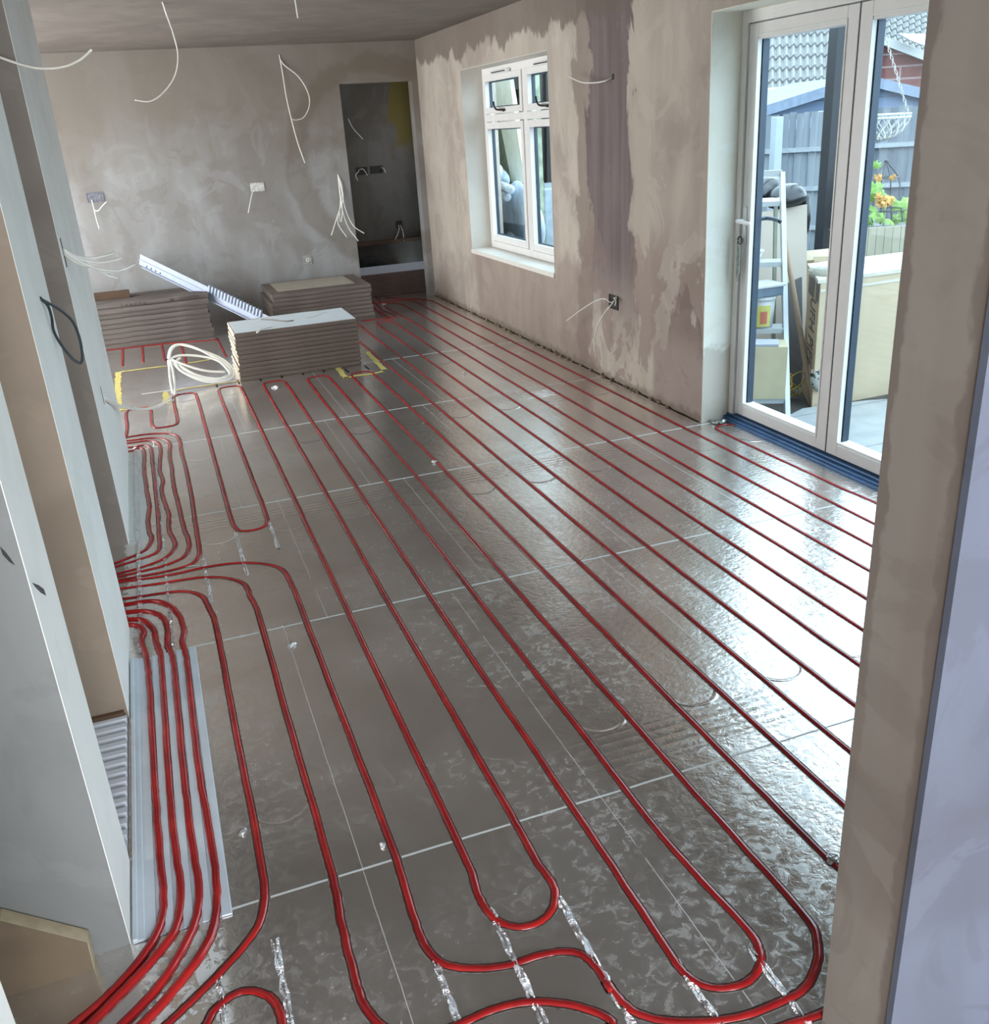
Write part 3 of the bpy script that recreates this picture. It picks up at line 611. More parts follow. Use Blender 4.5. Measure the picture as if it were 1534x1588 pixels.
# ================================================================== BOARD STACKS
ORD = ['top', 'second', 'third', 'fourth', 'fifth', 'sixth', 'seventh', 'eighth', 'ninth', 'tenth', 'eleventh', 'twelfth']
def stack(n, x0, x1, y0, y1, H, mat, where, seed, jx=.008, topface=None, ragged=False):
    rn = random.Random(seed); h = H/n; last = None
    for i in range(n):
        z = i*h; a = rn.uniform(-1, 1)*jx; b = rn.uniform(-1, 1)*jx*.6
        bm = B(); box(bm, (x0+a, y0+b, z+.0012), (x1+a*.6, y1+b, z+h-.0008), .0025)
        k = n-1-i; lab = 'grey-brown heating board, %s, %s' % ('topmost of' if k == 0 else ('lowest of' if i == 0 else ORD[k]+' from the top of'), where)
        o = obj('heating_board', bm, mat, None, False, loc=((x0+x1)/2, (y0+y1)/2, z+.0012)); tag(o, lab, 'board', 'boards in '+where)
        if ragged:
            for sx, X_ in ((-1, x0+a), (1, x1+a*.6)):
                e = B(); m_ = 14; L = []
                for j in range(m_+1):
                    yy = y0+b+(y1-y0)*j/m_
                    L.append([e.verts.new((X_-sx*.001, yy, z+.001)), e.verts.new((X_+sx*rn.uniform(.001, .008), yy, z+h*.5)), e.verts.new((X_-sx*.001, yy, z+h-.001))])
                for p, q in zip(L, L[1:]):
                    for j in range(2): e.faces.new((p[j], p[j+1], q[j+1], q[j]))
                obj('torn_edge', e, RAG, o)
        last = o
    return last, H
HM = .337
tp, _ = stack(11, .472, 1.335, 5.045, 5.56, HM, ST_M, 'the middle stack with the white top', 3, ragged=True)
pts = [(.484, 5.05), (1.332, 5.05), (1.332, 5.555), (1.15, 5.545), (1.05, 5.56), (.72, 5.545), (.70, 5.52), (.482, 5.515)]
bm = B(); slab(bm, [(x, y, HM) for x, y in pts], (0, 0, .003)); obj('white_face', bm, TOPW, tp)
def on_top(*p, z=HM+.004): return [on(340+x/5.9, 470+y/5.9, 2, z) for x, y in p]
tag(tube('cut_cable', on_top((345, 268), (390, 235), (440, 218), (485, 210), z=HM+.009), .006, WCAB), 'short white cable offcut on the white topped stack', 'cable')
tag(tube('grey_strip', on_top((385, 150), (500, 155), (620, 166), (680, 158), z=HM+.007), .004, plain('grey_wire', c8(120, 112, 104), .6)), 'thin grey strip lying across the back of the white topped stack', 'strip')
tag(tube('cut_crease', on_top((790, 138), (880, 120), (950, 92), (985, 85), z=HM+.0035), .0012, plain('pencil_line', c8(150, 150, 150), .6)), 'thin grey hairline mark across the white stack top', 'mark')
HL = .378
tp, _ = stack(9, -.95, .428, 6.85, 7.36, HL, ST_L, 'the left stack by the far wall', 11, .022)
# upside-down print on the top board
PRN = plain('brown_print', c8(74, 64, 56), .8)
def text(body, size, M, mat, parent, name='printing', off=0.):
    cu = bpy.data.curves.new('t', 'FONT'); cu.body = body; cu.size = size; cu.extrude = .0004; cu.offset = off; cu.align_x = 'LEFT'
    o = bpy.data.objects.new('t', cu); COL.objects.link(o); bpy.context.view_layer.update()
    me = bpy.data.meshes.new_from_object(o); bpy.data.objects.remove(o)
    me.transform(M); me.transform(Matrix.Translation(-wl(parent))) if parent else None
    me.materials.append(mat); q = bpy.data.objects.new(name, me); COL.objects.link(q); q.parent = parent; return q
Mt = Matrix(((-1, 0, 0, .358), (0, 0, -1, 6.834), (0, -1, 0, HL-.006), (0, 0, 0, 1)))
text('ecoem', .060, Mt, PRN, tp, off=.0012)
obj('printed_square', box(B(), (.12, 6.8345, HL-.034), (.155, 6.836, HL-.012)), PRN, tp)
for i in range(6): obj('printed_mark', box(B(), (-.27+i*.036, 6.8345, HL-.029), (-.252+i*.036-rnd.uniform(0, .008), 6.836, HL-.016)), PRN, tp)
o = thing('timber_offcut', 'dark brown wood offcut lying on the left board stack at its left end', 'wood', (-.4, 7.25, HL))
a, b = on(200, 452, 1, 7.1), on(145, 460, 1, 7.1)
bm = B(); box(bm, (b.x-.02, 7.10, HL), (a.x, 7.22, a.z+.004), .002); obj('timber_block', bm, DWOOD, o)
HR = .318
tp, _ = stack(9, .955, 1.832, 6.71, 7.44, HR, ST_R, 'the right rear stack by the doorway', 23, .018)
bm = B(); box(bm, (1.03, 6.86, HR), (1.72, 7.40, HR+.002)); obj('grey_face', bm, TOPG, tp)
tp, _ = stack(10, 1.95, 2.92, 7.93, 8.52, .222, ST_H, 'the stack inside the doorway', 31, .006)
bm = B(); box(bm, (1.955, 7.95, .222), (2.915, 8.515, .2245)); obj('white_face', bm, plain('white_face_shade', c8(214, 220, 232), .6, 0, .03), tp)
# slotted white channel
A_ = on(217, 402, 1, 7.45); B_ = on(398, 490, 1, 6.62); d = (B_-A_); E_ = A_+d*1.0
t_end = (0.02-A_.z)/d.z; E_ = A_+d*min(t_end, 1.9)
o = thing('slotted_channel', 'white slotted plastic channel leaning from behind the middle stack over the left stack', 'channel', E_)
t = d.normalized(); side = Vector((0, 0, 1)); side = (side-t*side.dot(t)).normalized(); u_ = t.cross(side)
hw = .048; th_ = .02
def sec(c, w0, w1, d0, d1): return [c+side*w0+u_*d0, c+side*w1+u_*d0, c+side*w1+u_*d1, c+side*w0+u_*d1]
bm = B(); hexa(bm, sec(A_, -hw, hw, -.003, .003), sec(E_, -hw, hw, -.003, .003)); obj('channel_back', bm, WHT, o)
sgn = 1 if u_.y < 0 else -1
bm = B(); hexa(bm, sec(A_+t*.05, -hw-.006, -hw, -.003, sgn*.03), sec(E_, -hw-.006, -hw, -.003, sgn*.03)); hexa(bm, sec(A_, -.004, .003, 0, sgn*.012), sec(E_, -.004, .003, 0, sgn*.012)); obj('channel_flange', bm, WHT, o)
for i in range(4):
    c = A_+t*(.08+i*.05)+side*(-hw*.72); bm = B(); beam(bm, c+u_*sgn*.0035, c+t*.012+u_*sgn*.0035, .014, .003, side); obj('channel_hole', bm, BLACK, o)
bm = B(); L_ = (B_-A_).length
for i in range(17):
    c = A_+t*(L_*.60+i*.034); hexa(bm, sec(c, hw*.2, hw+.026, 0, sgn*.022), sec(c+t*.016, hw*.2, hw+.026, 0, sgn*.022))
obj('channel_comb', bm, WHT, o)
# ================================================================== CABLES
def Yp(Y, *p): return [on(u, v, 1, Y if not isinstance(Y, tuple) else Y[0]+(Y[1]-Y[0])*i/(len(p)-1)) for i, (u, v) in enumerate(p)]
def cable(P, label, r=.0035, mat=WCAB, group=None, tips=True):
    b = Vector(P[0]); o = tube('cable', P, r, mat); tag(o, label, 'cable', group); return o
cable(Yp((2.37, 2.05), (-60, 55), (-20, 80), (30, 99), (65, 106), (100, 103), (125, 92), (142, 77)), 'white cable curving in from the top left corner across the far pier', .0045)
cable([on(252, 3, 2, ZC)]+Yp(4.77, (258, 22), (268, 50), (276, 85), (271, 118), (252, 145), (232, 157), (209, 155)), 'white cable hanging from the ceiling in a J shape', .004)
cable(Yp(4.67, (456, -8), (459, 8), (462, 28)), 'short white cable end hanging from the ceiling at top centre', .004)
cable(Yp((7.6, 7.5), (433, 84), (438, 112), (444, 150), (452, 185), (462, 222), (473, 253)), 'long white cable hanging down the far wall left of the doorway', .0045)
cable(Yp((7.6, 7.48), (434, 90), (440, 100), (462, 118), (477, 142), (480, 162), (472, 181), (460, 186), (452, 185)), 'white cable loop hanging on the far wall left of the doorway', .0042)
for i, (p, l) in enumerate(((((524, 270), (530, 290), (532, 310), (525, 330), (514, 365)), 'leftmost'), (((524, 270), (528, 300), (527, 325), (524, 345), (538, 368)), 'second from the left'),
     (((524, 270), (531, 290), (528, 320), (528, 343), (531, 330), (529, 305)), 'middle, looped back'), (((524, 270), (527, 300), (531, 325), (540, 352), (556, 374)), 'second from the right'), (((524, 270), (531, 300), (536, 325), (548, 350), (565, 362)), 'rightmost'))):
    cable(Yp((7.6, 7.5), *p), 'white cable in the bunch left of the doorway, %s' % l, .0045, group='cable bunch left of the doorway')
bn = [((98, 386), (120, 398), (145, 400), (165, 396), (177, 392)), ((98, 388), (125, 402), (155, 407), (175, 404), (189, 400)), ((98, 390), (125, 406), (150, 416), (180, 420), (196, 416), (209, 410)),
      ((98, 391), (120, 405), (148, 417), (165, 422), (176, 421)), ((98, 392), (118, 404), (145, 416), (165, 426), (183, 432)), ((98, 393), (118, 407), (140, 414), (160, 421), (172, 424))]
for i, p in enumerate(bn): cable([on(98, p[0][1], 0, XL-.02)]+Yp((2.48, 2.62), *p), 'white cable sticking out of the far pier, %s of the bundle' % ['highest', 'second highest', 'longest', 'third highest', 'lowest', 'second lowest'][i], .0045, group='cable bundle from the far pier')
bm = B(); y_, z_ = on(98, 390, 0, XL)[1:3]; box(bm, (XL-.002, y_-.02, z_-.06), (XL+.0006, y_+.02, z_+.05)); tag(obj('cable_hole', bm, DARKBOX), 'ragged dark hole in the far pier where the cable bundle comes out', 'hole')
bl = [(62, 462), (74, 474), (80, 492), (83, 512), (92, 530), (105, 548), (118, 561), (126, 562), (127, 545), (122, 520), (112, 498), (95, 482), (75, 470), (62, 463)]
Yb = 1.305
cable([on(62, 462, 0, XL-.02)]+[on(u, v, 1, Yb+.12*math.sin(math.pi*i/13)) for i, (u, v) in enumerate(bl)], 'black cable loop sticking out of the middle pier', .0042, BLACKC)
wp = [(160, 615), (175, 624), (195, 631), (220, 634), (240, 631), (256, 622), (267, 614)]
cable([on(158, 613, 0, XL-.02)]+[on(u, v, 1, 2.83+(4.9-2.83)*i/6) for i, (u, v) in enumerate(wp)], 'upper pale cable drooping from the far pier to the floor coil', .006)
wp = [(160, 617), (175, 626), (195, 633), (225, 635), (245, 631), (260, 624), (270, 620)]
cable([on(158, 616, 0, XL-.02)]+[on(u, v, 1, 2.84+(4.8-2.84)*i/6) for i, (u, v) in enumerate(wp)], 'lower pale cable drooping from the far pier to the floor coil', .006)
bm = B(); y_, z_ = on(158, 610, 0, XL)[1:3]; box(bm, (XL-.002, y_-.012, z_-.05), (XL+.0006, y_+.012, z_+.03)); tag(obj('cable_slot', bm, DARKBOX), 'thin dark slot in the far pier where the pale cable comes out', 'hole')
# coil: loops leaning back on one slanted plane z = .9 (y - 5.02)
def sl(u, v, k=.9, y0=5.02, dz=0.):
    d = ray(u, v); tt = (k*(CAM.y-y0)-CAM.z+dz)/(d.z-k*d.y); return CAM+d*tt
def q4(x, y): return (150+x/5.68, 520+y/5.68)
coils = [([(640, 300), (632, 200), (650, 120), (700, 85), (780, 88), (900, 125), (1050, 180), (1150, 240), (1205, 310), (1195, 370), (1100, 408), (980, 410), (860, 375), (740, 310), (680, 250), (650, 210)], 'outermost loop'),
         ([(650, 400), (640, 280), (650, 150), (690, 95), (760, 82), (880, 115), (1000, 175), (1100, 225), (1170, 290), (1180, 350), (1110, 390), (1000, 398), (870, 360), (760, 295), (700, 240), (660, 215)], 'second loop'),
         ([(690, 440), (670, 300), (655, 220), (700, 185), (800, 175), (950, 190), (1070, 225), (1150, 300), (1170, 350), (1100, 380), (980, 375), (860, 340), (740, 270), (690, 230)], 'inner loop'),
         ([(740, 200), (705, 225), (720, 290), (800, 345), (930, 380), (1060, 388), (1150, 360)], 'tail inside the coil'),
         ([(665, 215), (780, 262), (900, 300), (1010, 318), (1130, 322)], 'straight strand across the coil')]
co = thing('cable_coil', 'coil of thick white cable tied up in front of the left board stack', 'cable coil', (.05, 5.1, 0))
for i, (p, l) in enumerate(coils):
    P = [sl(*q4(*a), dz=.004*i) for a in p]
    if i in (1, 2): P = [fl(*q4(650+i*20, 500+i*10), .01)]+P
    obj('cable_loop', sweep(B(), cr(P, 6), .0085, 8), WCAB, co, True)
a = sl(*q4(645, 210)); bm = B(); sweep(bm, [a+Vector((-.03, 0, .0)), a+Vector((.035, -.02, .0))], .006, 6); obj('cable_tie', bm, BLACK, co)
cable([on(882, 118, 0, 2.60), on(893, 124, 0, 2.60), on(905, 128, 0, 2.61), on(925, 128, 0, 2.62), on(940, 125, 0, 2.65), on(950, 120, 0, 2.685)], 'short white cable poking out of the dark damp strip on the right wall', .004)
bm = B(); p = on(951, 119, 0, XW); box(bm, (XW-.003, p.y-.012, p.z-.015), (XW+.002, p.y+.012, p.z+.015), .002); tag(obj('cable_exit_hole', bm, DARKBOX), 'small dark hole at the end of the right wall cable', 'hole')
cable([on(957, 462, 0, 2.665), on(948, 469, 0, 2.63), on(940, 464, 0, 2.61), on(928, 465, 0, 2.60), on(905, 478, 0, 2.59), on(878, 498, 0, 2.58)], 'pale cable leaving the right wall socket box to the left', .0032)
cable([on(956, 460, 0, 2.665), on(950, 470, 0, 2.62), on(938, 485, 0, 2.60), on(927, 505, 0, 2.59), on(922, 530, 0, 2.59), on(922, 548, 0, 2.59)], 'white cable hanging below the right wall socket box', .0038)
# back boxes
def backbox(c, wy, wz, axis, label, mat=STEEL, wires=(), group='open electrical back boxes'):
    c = Vector(c); o = thing('back_box', label, 'socket box', c, group); u = Vector((0, 1, 0)) if axis == 0 else Vector((1, 0, 0)); n = Vector((-1, 0, 0)) if axis == 0 else Vector((0, -1, 0)); z = Vector((0, 0, 1))
    def bx(a0, a1, b0, b1, d0, d1):
        e = B(); lo = [c+u*a0+z*b0+n*d0, c+u*a1+z*b0+n*d0, c+u*a1+z*b1+n*d0, c+u*a0+z*b1+n*d0]; return hexa(e, lo, [p+n*(d1-d0) for p in lo])
    obj('box_back', bx(-wy, wy, -wz, wz, .0005, .002), DARKBOX if mat is DARKBOX else mat, o)
    e = B()
    for q in ((-wy-.003, -wy, -wz, wz), (wy, wy+.003, -wz, wz), (-wy, wy, wz, wz+.003), (-wy, wy, -wz-.003, -wz)):
        lo = [c+u*q[0]+z*q[2], c+u*q[1]+z*q[2], c+u*q[1]+z*q[3], c+u*q[0]+z*q[3]]; hexa(e, lo, [p+n*.006 for p in lo])
    for sx in (-1, 1):
        lo = [c+u*(sx*wy*.95)+z*-.008, c+u*(sx*wy*.62)+z*-.008, c+u*(sx*wy*.62)+z*.008, c+u*(sx*wy*.95)+z*.008]; hexa(e, [p+n*.002 for p in lo], [p+n*.005 for p in lo])
    obj('box_rim', e, mat, o)
    for w in wires: obj('wire', sweep(B(), cr([Vector(p) for p in w], 5), .004, 6), WCAB, o, True)
    return o
p = on(148, 306, 1, YF); backbox(p, .066, .036, 1, 'double metal back box with a dangling white wire, left on the far wall', plain('grey_steel', c8(120, 122, 130), .5, .5, .3, 50),
    wires=[Yp((7.59, 7.5), (142, 309), (146, 325), (150, 342), (154, 355)), Yp((7.56, 7.47), (146, 326), (152, 327), (158, 320), (165, 313))])
p = on(399, 290, 1, YF); backbox(p, .060, .034, 1, 'double metal back box in the middle of the far wall', plain('shiny_steel', c8(190, 188, 180), .3, .8, .3, 50), wires=[Yp((7.59, 7.54), (393, 294), (390, 305), (385, 330))])
p = on(477, 403, 1, YF); backbox(p, .037, .037, 1, 'single metal back box low on the far wall above the rear stack', plain('shiny_steel2', c8(190, 188, 180), .3, .8, .3, 50), wires=[[p+Vector((.015*math.cos(a), -.012, .015*math.sin(a))) for a in (0, 1.5, 3, 4.5, 6)]])
p = on(952.5, 468.5, 0, XW); backbox(p, .058, .040, 0, 'dark back box with loose wires low on the right wall', DARKBOX, wires=[[on(952, 462, 0, 2.66), on(955, 466, 0, 2.65), on(954, 474, 0, 2.655)]])
p = on(561.5, 265, 1, 9.6); backbox(p, .06, .038, 1, 'left of two dark back boxes inside the doorway', DARKBOX, wires=[[p+Vector((-.05, -.02, .01)), p+Vector((.0, -.05, .02)), p+Vector((.05, -.03, -.05))], [p+Vector((-.04, -.02, 0)), p+Vector((-.09, -.05, -.04)), p+Vector((-.07, -.05, -.1))]])
p = on(584, 263, 1, 9.6); backbox(p, .07, .038, 1, 'right of two dark back boxes inside the doorway', DARKBOX, wires=[[p+Vector((.05, -.02, .02)), p+Vector((.08, -.04, 0)), p+Vector((.09, -.05, -.04))]])
p = on(619, 348, 1, 9.6); backbox(p, .036, .038, 1, 'low dark back box inside the doorway with dangling wires', DARKBOX, wires=[Yp((9.58, 9.5), (618, 349), (619, 356), (613, 372)), Yp((9.58, 9.5), (621, 349), (625, 360), (627, 374))])
cable(Yp(9.5, (540, 184), (547, 198), (563, 216)), 'faint pale cable hanging inside the doorway', .004)
# hall details
a, b = on(556, 376, 1, 9.5), on(668, 366, 1, 9.5)
bm = B(); box(bm, (1.9, 9.50, a.z-.05), (3.3, 9.6, a.z-.005), .003); tag(obj('timber_rail', bm, DWOOD), 'brown timber rail low along the back wall inside the doorway', 'rail')
bm = B(); blob(bm, (2.52, 9.45, .09), (.19, .07, .09), 4, .5, 3); tag(obj('rubble_bag', bm, plain('dark_sack', c8(44, 44, 46), .8, 0, .3, 20)), 'crumpled dark sack behind the stack inside the doorway', 'sack')
# pencil marks / black gouges on the near pier
def gouge(pts, label):
    P = [on(u, v, 1, .058) for u, v in pts]; bm = B(); slab(bm, P, (0, .0015, 0)); tag(obj('black_mark', bm, BLACK), label, 'mark')
gouge([(0, 848), (8, 856), (17, 868), (23, 877), (14, 871), (4, 860)], 'upper black scuff mark on the grey face of the near pier')
gouge([(50, 904), (60, 908), (68, 914), (71.5, 924), (63, 919), (55, 911)], 'lower black scuff mark by the pale edge of the near pier')
# bit of mortar and cable at threshold corner
bm = B()
for i in range(7): blob(bm, (2.70+rnd.uniform(0, .09), 2.53+rnd.uniform(-.04, .04), .008), (rnd.uniform(.01, .025), rnd.uniform(.01, .02), .009), i, .4, 1)
tag(obj('debris', bm, STEEL), 'small heap of debris in the corner by the door frame foot', 'debris', kind='stuff')
# ================================================================== GARDEN
ZG = -.10
c8_ = c8
def c8(r, g, b): return tuple(x*.50 for x in c8_(r, g, b))
PVC_W = plain('garden_white', c8(226, 230, 228), .4, 0, .04); CARD = plain('cardboard_pale', c8(222, 202, 168), .8, 0, .05, 4); CARDD = plain('cardboard_brown', c8(206, 176, 140), .8, 0, .08, 6)
GND = plain('garden_soil', c8(70, 66, 60), .9, 0, .3, 6)
bm = B(); box(bm, (XO, -6, ZG-.1), (26, 30, ZG)); struct('ground', bm, GND)
bm = B(); box(bm, (2.86, -4, -.11), (XO, DY1, .0)); struct('trim_7', bm, SILL)
PAT = NT('patio_slab'); X, Y, Z = PAT.xyz(); jj = PAT.math('LESS_THAN', PAT.math('MODULO', PAT.add(Y, 10), .6), .008)
PAT.set(PAT.mix(jj, PAT.mix(PAT.sm(PAT.noise(5, 5), .3, .7), c8(178, 184, 186), c8(200, 204, 204)), c8(120, 120, 118)), .5)
pp = [on(u, v, 2, -.075) for u, v in ((1215, 647), (1245, 634), (1272, 630), (1348, 621), (1390, 640))]
bm = B(); slab(bm, [(3.02, 2.52, ZG), (3.26, 2.63, ZG), (pp[1].x, pp[1].y, ZG), (pp[2].x, pp[2].y, ZG), (pp[3].x, pp[3].y, ZG), (6.5, 1.6, ZG), (6.5, -4, ZG), (3.02, -4, ZG)], (0, 0, .028)); struct('patio', bm, PAT.m)
# garden axes: fence runs across the line of sight through the door
Rg = Vector((.947, -.322, 0)); Fg = Vector((.322, .947, 0))
def G(u, v, D): return at(u, v, D)
FW = NT('weathered_fence'); 
FW.set(FW.mix(FW.sm(FW.noise(4, 5, .6, v=FW.scale((1, 1, .12))), .3, .7), c8(120, 130, 140), c8(176, 184, 190)), .85); FENCE = FW.m
FENL = plain('fence_rail_wood', c8(190, 198, 204), .8, 0, .1, 20)
cl = G(1180, 194, 11.0); cr_ = G(1430, 187, 10.6); zt = 1.47
def fence(p, q, label, n):
    d = (q-p); d.z = 0; o = thing('garden_fence', label, 'fence', Vector((p.x, p.y, ZG)), 'grey garden fence panels'); bm = B(); t_ = d.normalized(); nn = Vector((-t_.y, t_.x, 0))
    for i in range(n):
        a = p+d*(i/n); b = p+d*((i+.93)/n); off = nn*(.02 if i % 2 else 0)
        h = zt+random.uniform(-.015, .015); slab(bm, [Vector((a.x, a.y, ZG))+off, Vector((b.x, b.y, ZG))+off, Vector((b.x, b.y, h))+off, Vector((a.x, a.y, h))+off], nn*.018)
    obj('fence_boards', bm, FENCE, o)
    for z in (.15, .60, 1.04): bm = B(); slab(bm, [Vector((p.x, p.y, z))-nn*.035, Vector((q.x, q.y, z))-nn*.035, Vector((q.x, q.y, z+.05))-nn*.035, Vector((p.x, p.y, z+.05))-nn*.035], nn*.035); obj('fence_rail', bm, FENL, o)
fence(cl-(cr_-cl)*1.0, cl.lerp(cr_, .12), 'grey fence panel left of the white concrete post', 26)
fence(cl.lerp(cr_, .14), cl.lerp(cr_, 1.3), 'grey fence panel right of the white concrete post, behind the plants', 26)
CONC = plain('white_concrete', c8(206, 218, 226), .8, 0, .04)
def post(u, D, v0, w, z0, label, mat=CONC, name='fence_post'):
    p = G(u, v0, D); bm = B(); box(bm, (p.x-w/2, p.y-w/2, z0), (p.x+w/2, p.y+w/2, p.z), .01); tag(obj(name, bm, mat), label, 'post')
post(1206, 10.5, 181, .10, ZG, 'pale concrete fence post above the ladder')
post(1275, 11.4, 172, .09, ZG, 'pale post top behind the fence by the dark post')
bm = B(); p = G(1262, 385, 10.2); box(bm, (p.x-2, p.y-.06, ZG), (p.x+1.5, p.y, ZG+.14)); tag(obj('gravel_board', bm, plain('blue_gravel_board', c8(140, 165, 190), .8)), 'pale blue gravel board at the foot of the fence', 'board')
# dark veranda post
pd = G(1290, 200, 7.2); 
bm = B(); box(bm, (pd.x-.05, pd.y-.05, ZG), (pd.x+.05, pd.y+.05, 3.2), .004); tag(obj('veranda_post', bm, plain('dark_grey_metal', c8(30, 32, 40), .5, 0)), 'dark square veranda post standing outside the garden door', 'post')
# shed behind the fence
SHED = NT('blue_shed_cladding'); X, Y, Z = SHED.xyz(); SHED.set(SHED.mix(SHED.math('LESS_THAN', SHED.math('MODULO', SHED.add(Z, 10), .16), .012), SHED.mix(SHED.noise(3, 3), c8(116, 138, 168), c8(136, 156, 184)), c8(86, 100, 124)), .8)
D0 = 13.5; sa, sb, sc2 = G(1120, 186, D0), G(1335, 118, D0), G(1500, 158, D0); bk = Fg*3
o = thing('garden_shed', 'blue-grey garden shed with a low gable roof behind the fence', 'shed', Vector((sb.x, sb.y, ZG)))
bm = B(); slab(bm, [Vector((sa.x, sa.y, ZG)), Vector((sc2.x, sc2.y, ZG)), sc2-Vector((0, 0, .1)), sb-Vector((0, 0, .1)), sa-Vector((0, 0, .1))], bk); obj('shed_wall', bm, SHED.m, o)
bm = B(); slab(bm, [sa-Fg*.15-Vector((0, 0, .12)), sb-Fg*.15-Vector((0, 0, .12)), sc2-Fg*.15-Vector((0, 0, .12)), sc2-Fg*.15+Vector((0, 0, .02)), sb-Fg*.15+Vector((0, 0, .02)), sa-Fg*.15+Vector((0, 0, .02))], bk*1.1); obj('shed_roof', bm, plain('grey_fascia', c8(150, 166, 188), .7), o)
bm = B(); slab(bm, [G(1180, 188, 12.6), G(1300, 180, 12.6), G(1300, 196, 12.6), G(1180, 204, 12.6)], Fg*.05); obj('shed_rail', bm, plain('pale_blue_panel', c8(150, 175, 205), .7), o)
# houses
def tiled(p00, p10, p01, p11, rows, waves, amp):
    bm = B(); U = waves*6; nrm = ((p10-p00).cross(p01-p00)).normalized(); L = []
    if nrm.z < 0: nrm = -nrm
    for r in range(rows):
        for e in (0, 1):
            v = (r+e*.995)/rows; lift = amp*(1.0-e)
            L.append([bm.verts.new(p00.lerp(p10, u/U).lerp(p01.lerp(p11, u/U), v)+nrm*(lift+amp*.8*math.sin(2*math.pi*u/6+.0*r))) for u in range(U+1)])
    for a, b in zip(L, L[1:]):
        for i in range(U): bm.faces.new((a[i], a[i+1], b[i+1], b[i]))
    return bm
TILE = plain('grey_roof_tile', c8(165, 165, 162), .8, 0, .14, 14)
BRK = NT('red_brick'); bt = BRK.n('ShaderNodeTexBrick'); BRK.put(bt.inputs['Vector'], BRK.vec(BRK.xyz()[0], BRK.xyz()[2], 0.)); bt.inputs['Scale'].default_value = 1.; bt.inputs['Brick Width'].default_value = 3.; bt.inputs['Row Height'].default_value = .30; bt.inputs['Mortar Size'].default_value = .02
for i, c in enumerate((c8(150, 92, 88), c8(160, 104, 98), c8(206, 190, 186))): bt.inputs[1+i].default_value = (*c, 1)
BRK.set(bt.outputs[0], .85)
h1 = thing('house', 'neighbouring house with a grey tiled roof seen through the left door pane', 'house', Vector((G(1240, 140, 20).x, G(1240, 140, 20).y, ZG)))
obj('tiled_roof', tiled(G(1130, 150, 19), G(1325, 138, 19), G(1130, -110, 23.5), G(1325, -120, 23.5), 17, 18, .045), TILE, h1)
bm = B(); slab(bm, [G(1130, 152, 19.2), G(1322, 142, 19.2), Vector((G(1322, 142, 19.2).x, G(1322, 142, 19.2).y, ZG)), Vector((G(1130, 152, 19.2).x, G(1130, 152, 19.2).y, ZG))], Fg*4); obj('house_wall', bm, BRK.m, h1)
bm = B(); sweep(bm, [G(1130, 146, 18.9), G(1322, 132, 18.9)], .06, 8); obj('gutter', bm, PVC_W, h1)
h2 = thing('house', 'neighbouring red brick house with a tiled roof seen through the right door pane', 'house', Vector((G(1420, 120, 24).x, G(1420, 120, 24).y, ZG)))
obj('tiled_roof', tiled(G(1328, 46, 24), G(1480, 104, 24), G(1328, -40, 27), G(1480, 20, 27), 9, 16, .05), TILE, h2)
g_ = [G(1328, 44, 24.2), G(1480, 102, 24.2)]; bm = B(); slab(bm, [g_[0], g_[1], Vector((g_[1].x, g_[1].y, ZG)), Vector((g_[0].x, g_[0].y, ZG))], Fg*3); obj('gable_wall', bm, BRK.m, h2)
bm = B(); beam(bm, G(1328, 47, 23.9), G(1480, 105, 23.9), .18, .1); obj('verge_board', bm, PVC_W, h2)
bm = B(); a = [G(1390, 52, 23.6), G(1434, 53, 23.6), G(1434, 72, 23.3), G(1410, 63, 23.3)]; slab(bm, a, -Fg*.1); obj('roof_window', bm, plain('sky_glass', c8(190, 215, 228), .2), h2)
bm = B(); a = [G(1330, 112, 16), G(1352, 112, 16), G(1382, 130, 16), G(1330, 130, 16)]; slab(bm, a, Fg*1.5); tag(obj('lean_to_roof', bm, plain('lean_roof', c8(175, 190, 205), .7)), 'small pale lean-to roof between the shed and the brick house', 'roof')
# hanging basket
hb = thing('hanging_basket', 'empty wire hanging basket hanging on a chain outside the right door pane', 'basket', G(1375, 180, 6.3))
c0 = G(1369, 178, 6.3); rr = (G(1410, 178, 6.3)-c0).length; bm = B()
for dz in (0, -.022): sweep(bm, cr([c0+Vector((rr*math.cos(a), rr*math.sin(a), dz)) for a in [i*math.pi/6 for i in range(12)]], 3, True), .006, 6, caps=False)
obj('basket_rim', bm, PVC_W, hb, True)
bm = B()
for i in range(16):
    a = i*math.pi/8
    for s_ in (1, -1): sweep(bm, [c0+Vector((rr*math.cos(a+s_*t_*.9)*math.cos(t_*1.45), rr*math.sin(a+s_*t_*.9)*math.cos(t_*1.45), -.9*rr*math.sin(t_*1.45))) for t_ in [j/6 for j in range(7)]], .004, 5)
obj('basket_wire', bm, PVC_W, hb, True)
p0, p1 = G(1409, 176, 6.3), G(1374, 60, 6.3); p1 = p0+(p1-p0)*((2.55-p0.z)/(p1.z-p0.z)); bm = B(); n = 48
bb = Vector((pd.x, pd.y, 2.56)); be = Vector((p1.x, p1.y, 2.56)); vb = B(); beam(vb, bb+(bb-be)*.1, be+(be-bb)*.6, .1, .08); tag(obj('veranda_beam', vb, BLACKC), 'dark veranda beam above the garden door that the basket chain hangs from', 'beam')
for i in range(n):
    a, b = p0.lerp(p1, i/n), p0.lerp(p1, (i+1.15)/n); w = (Rg if i % 2 else Fg)*.009; sweep(bm, cr([a, a.lerp(b, .5)+w, b, a.lerp(b, .5)-w], 3, True), .0025, 4, caps=False)
obj('chain', bm, STEEL, hb, True)
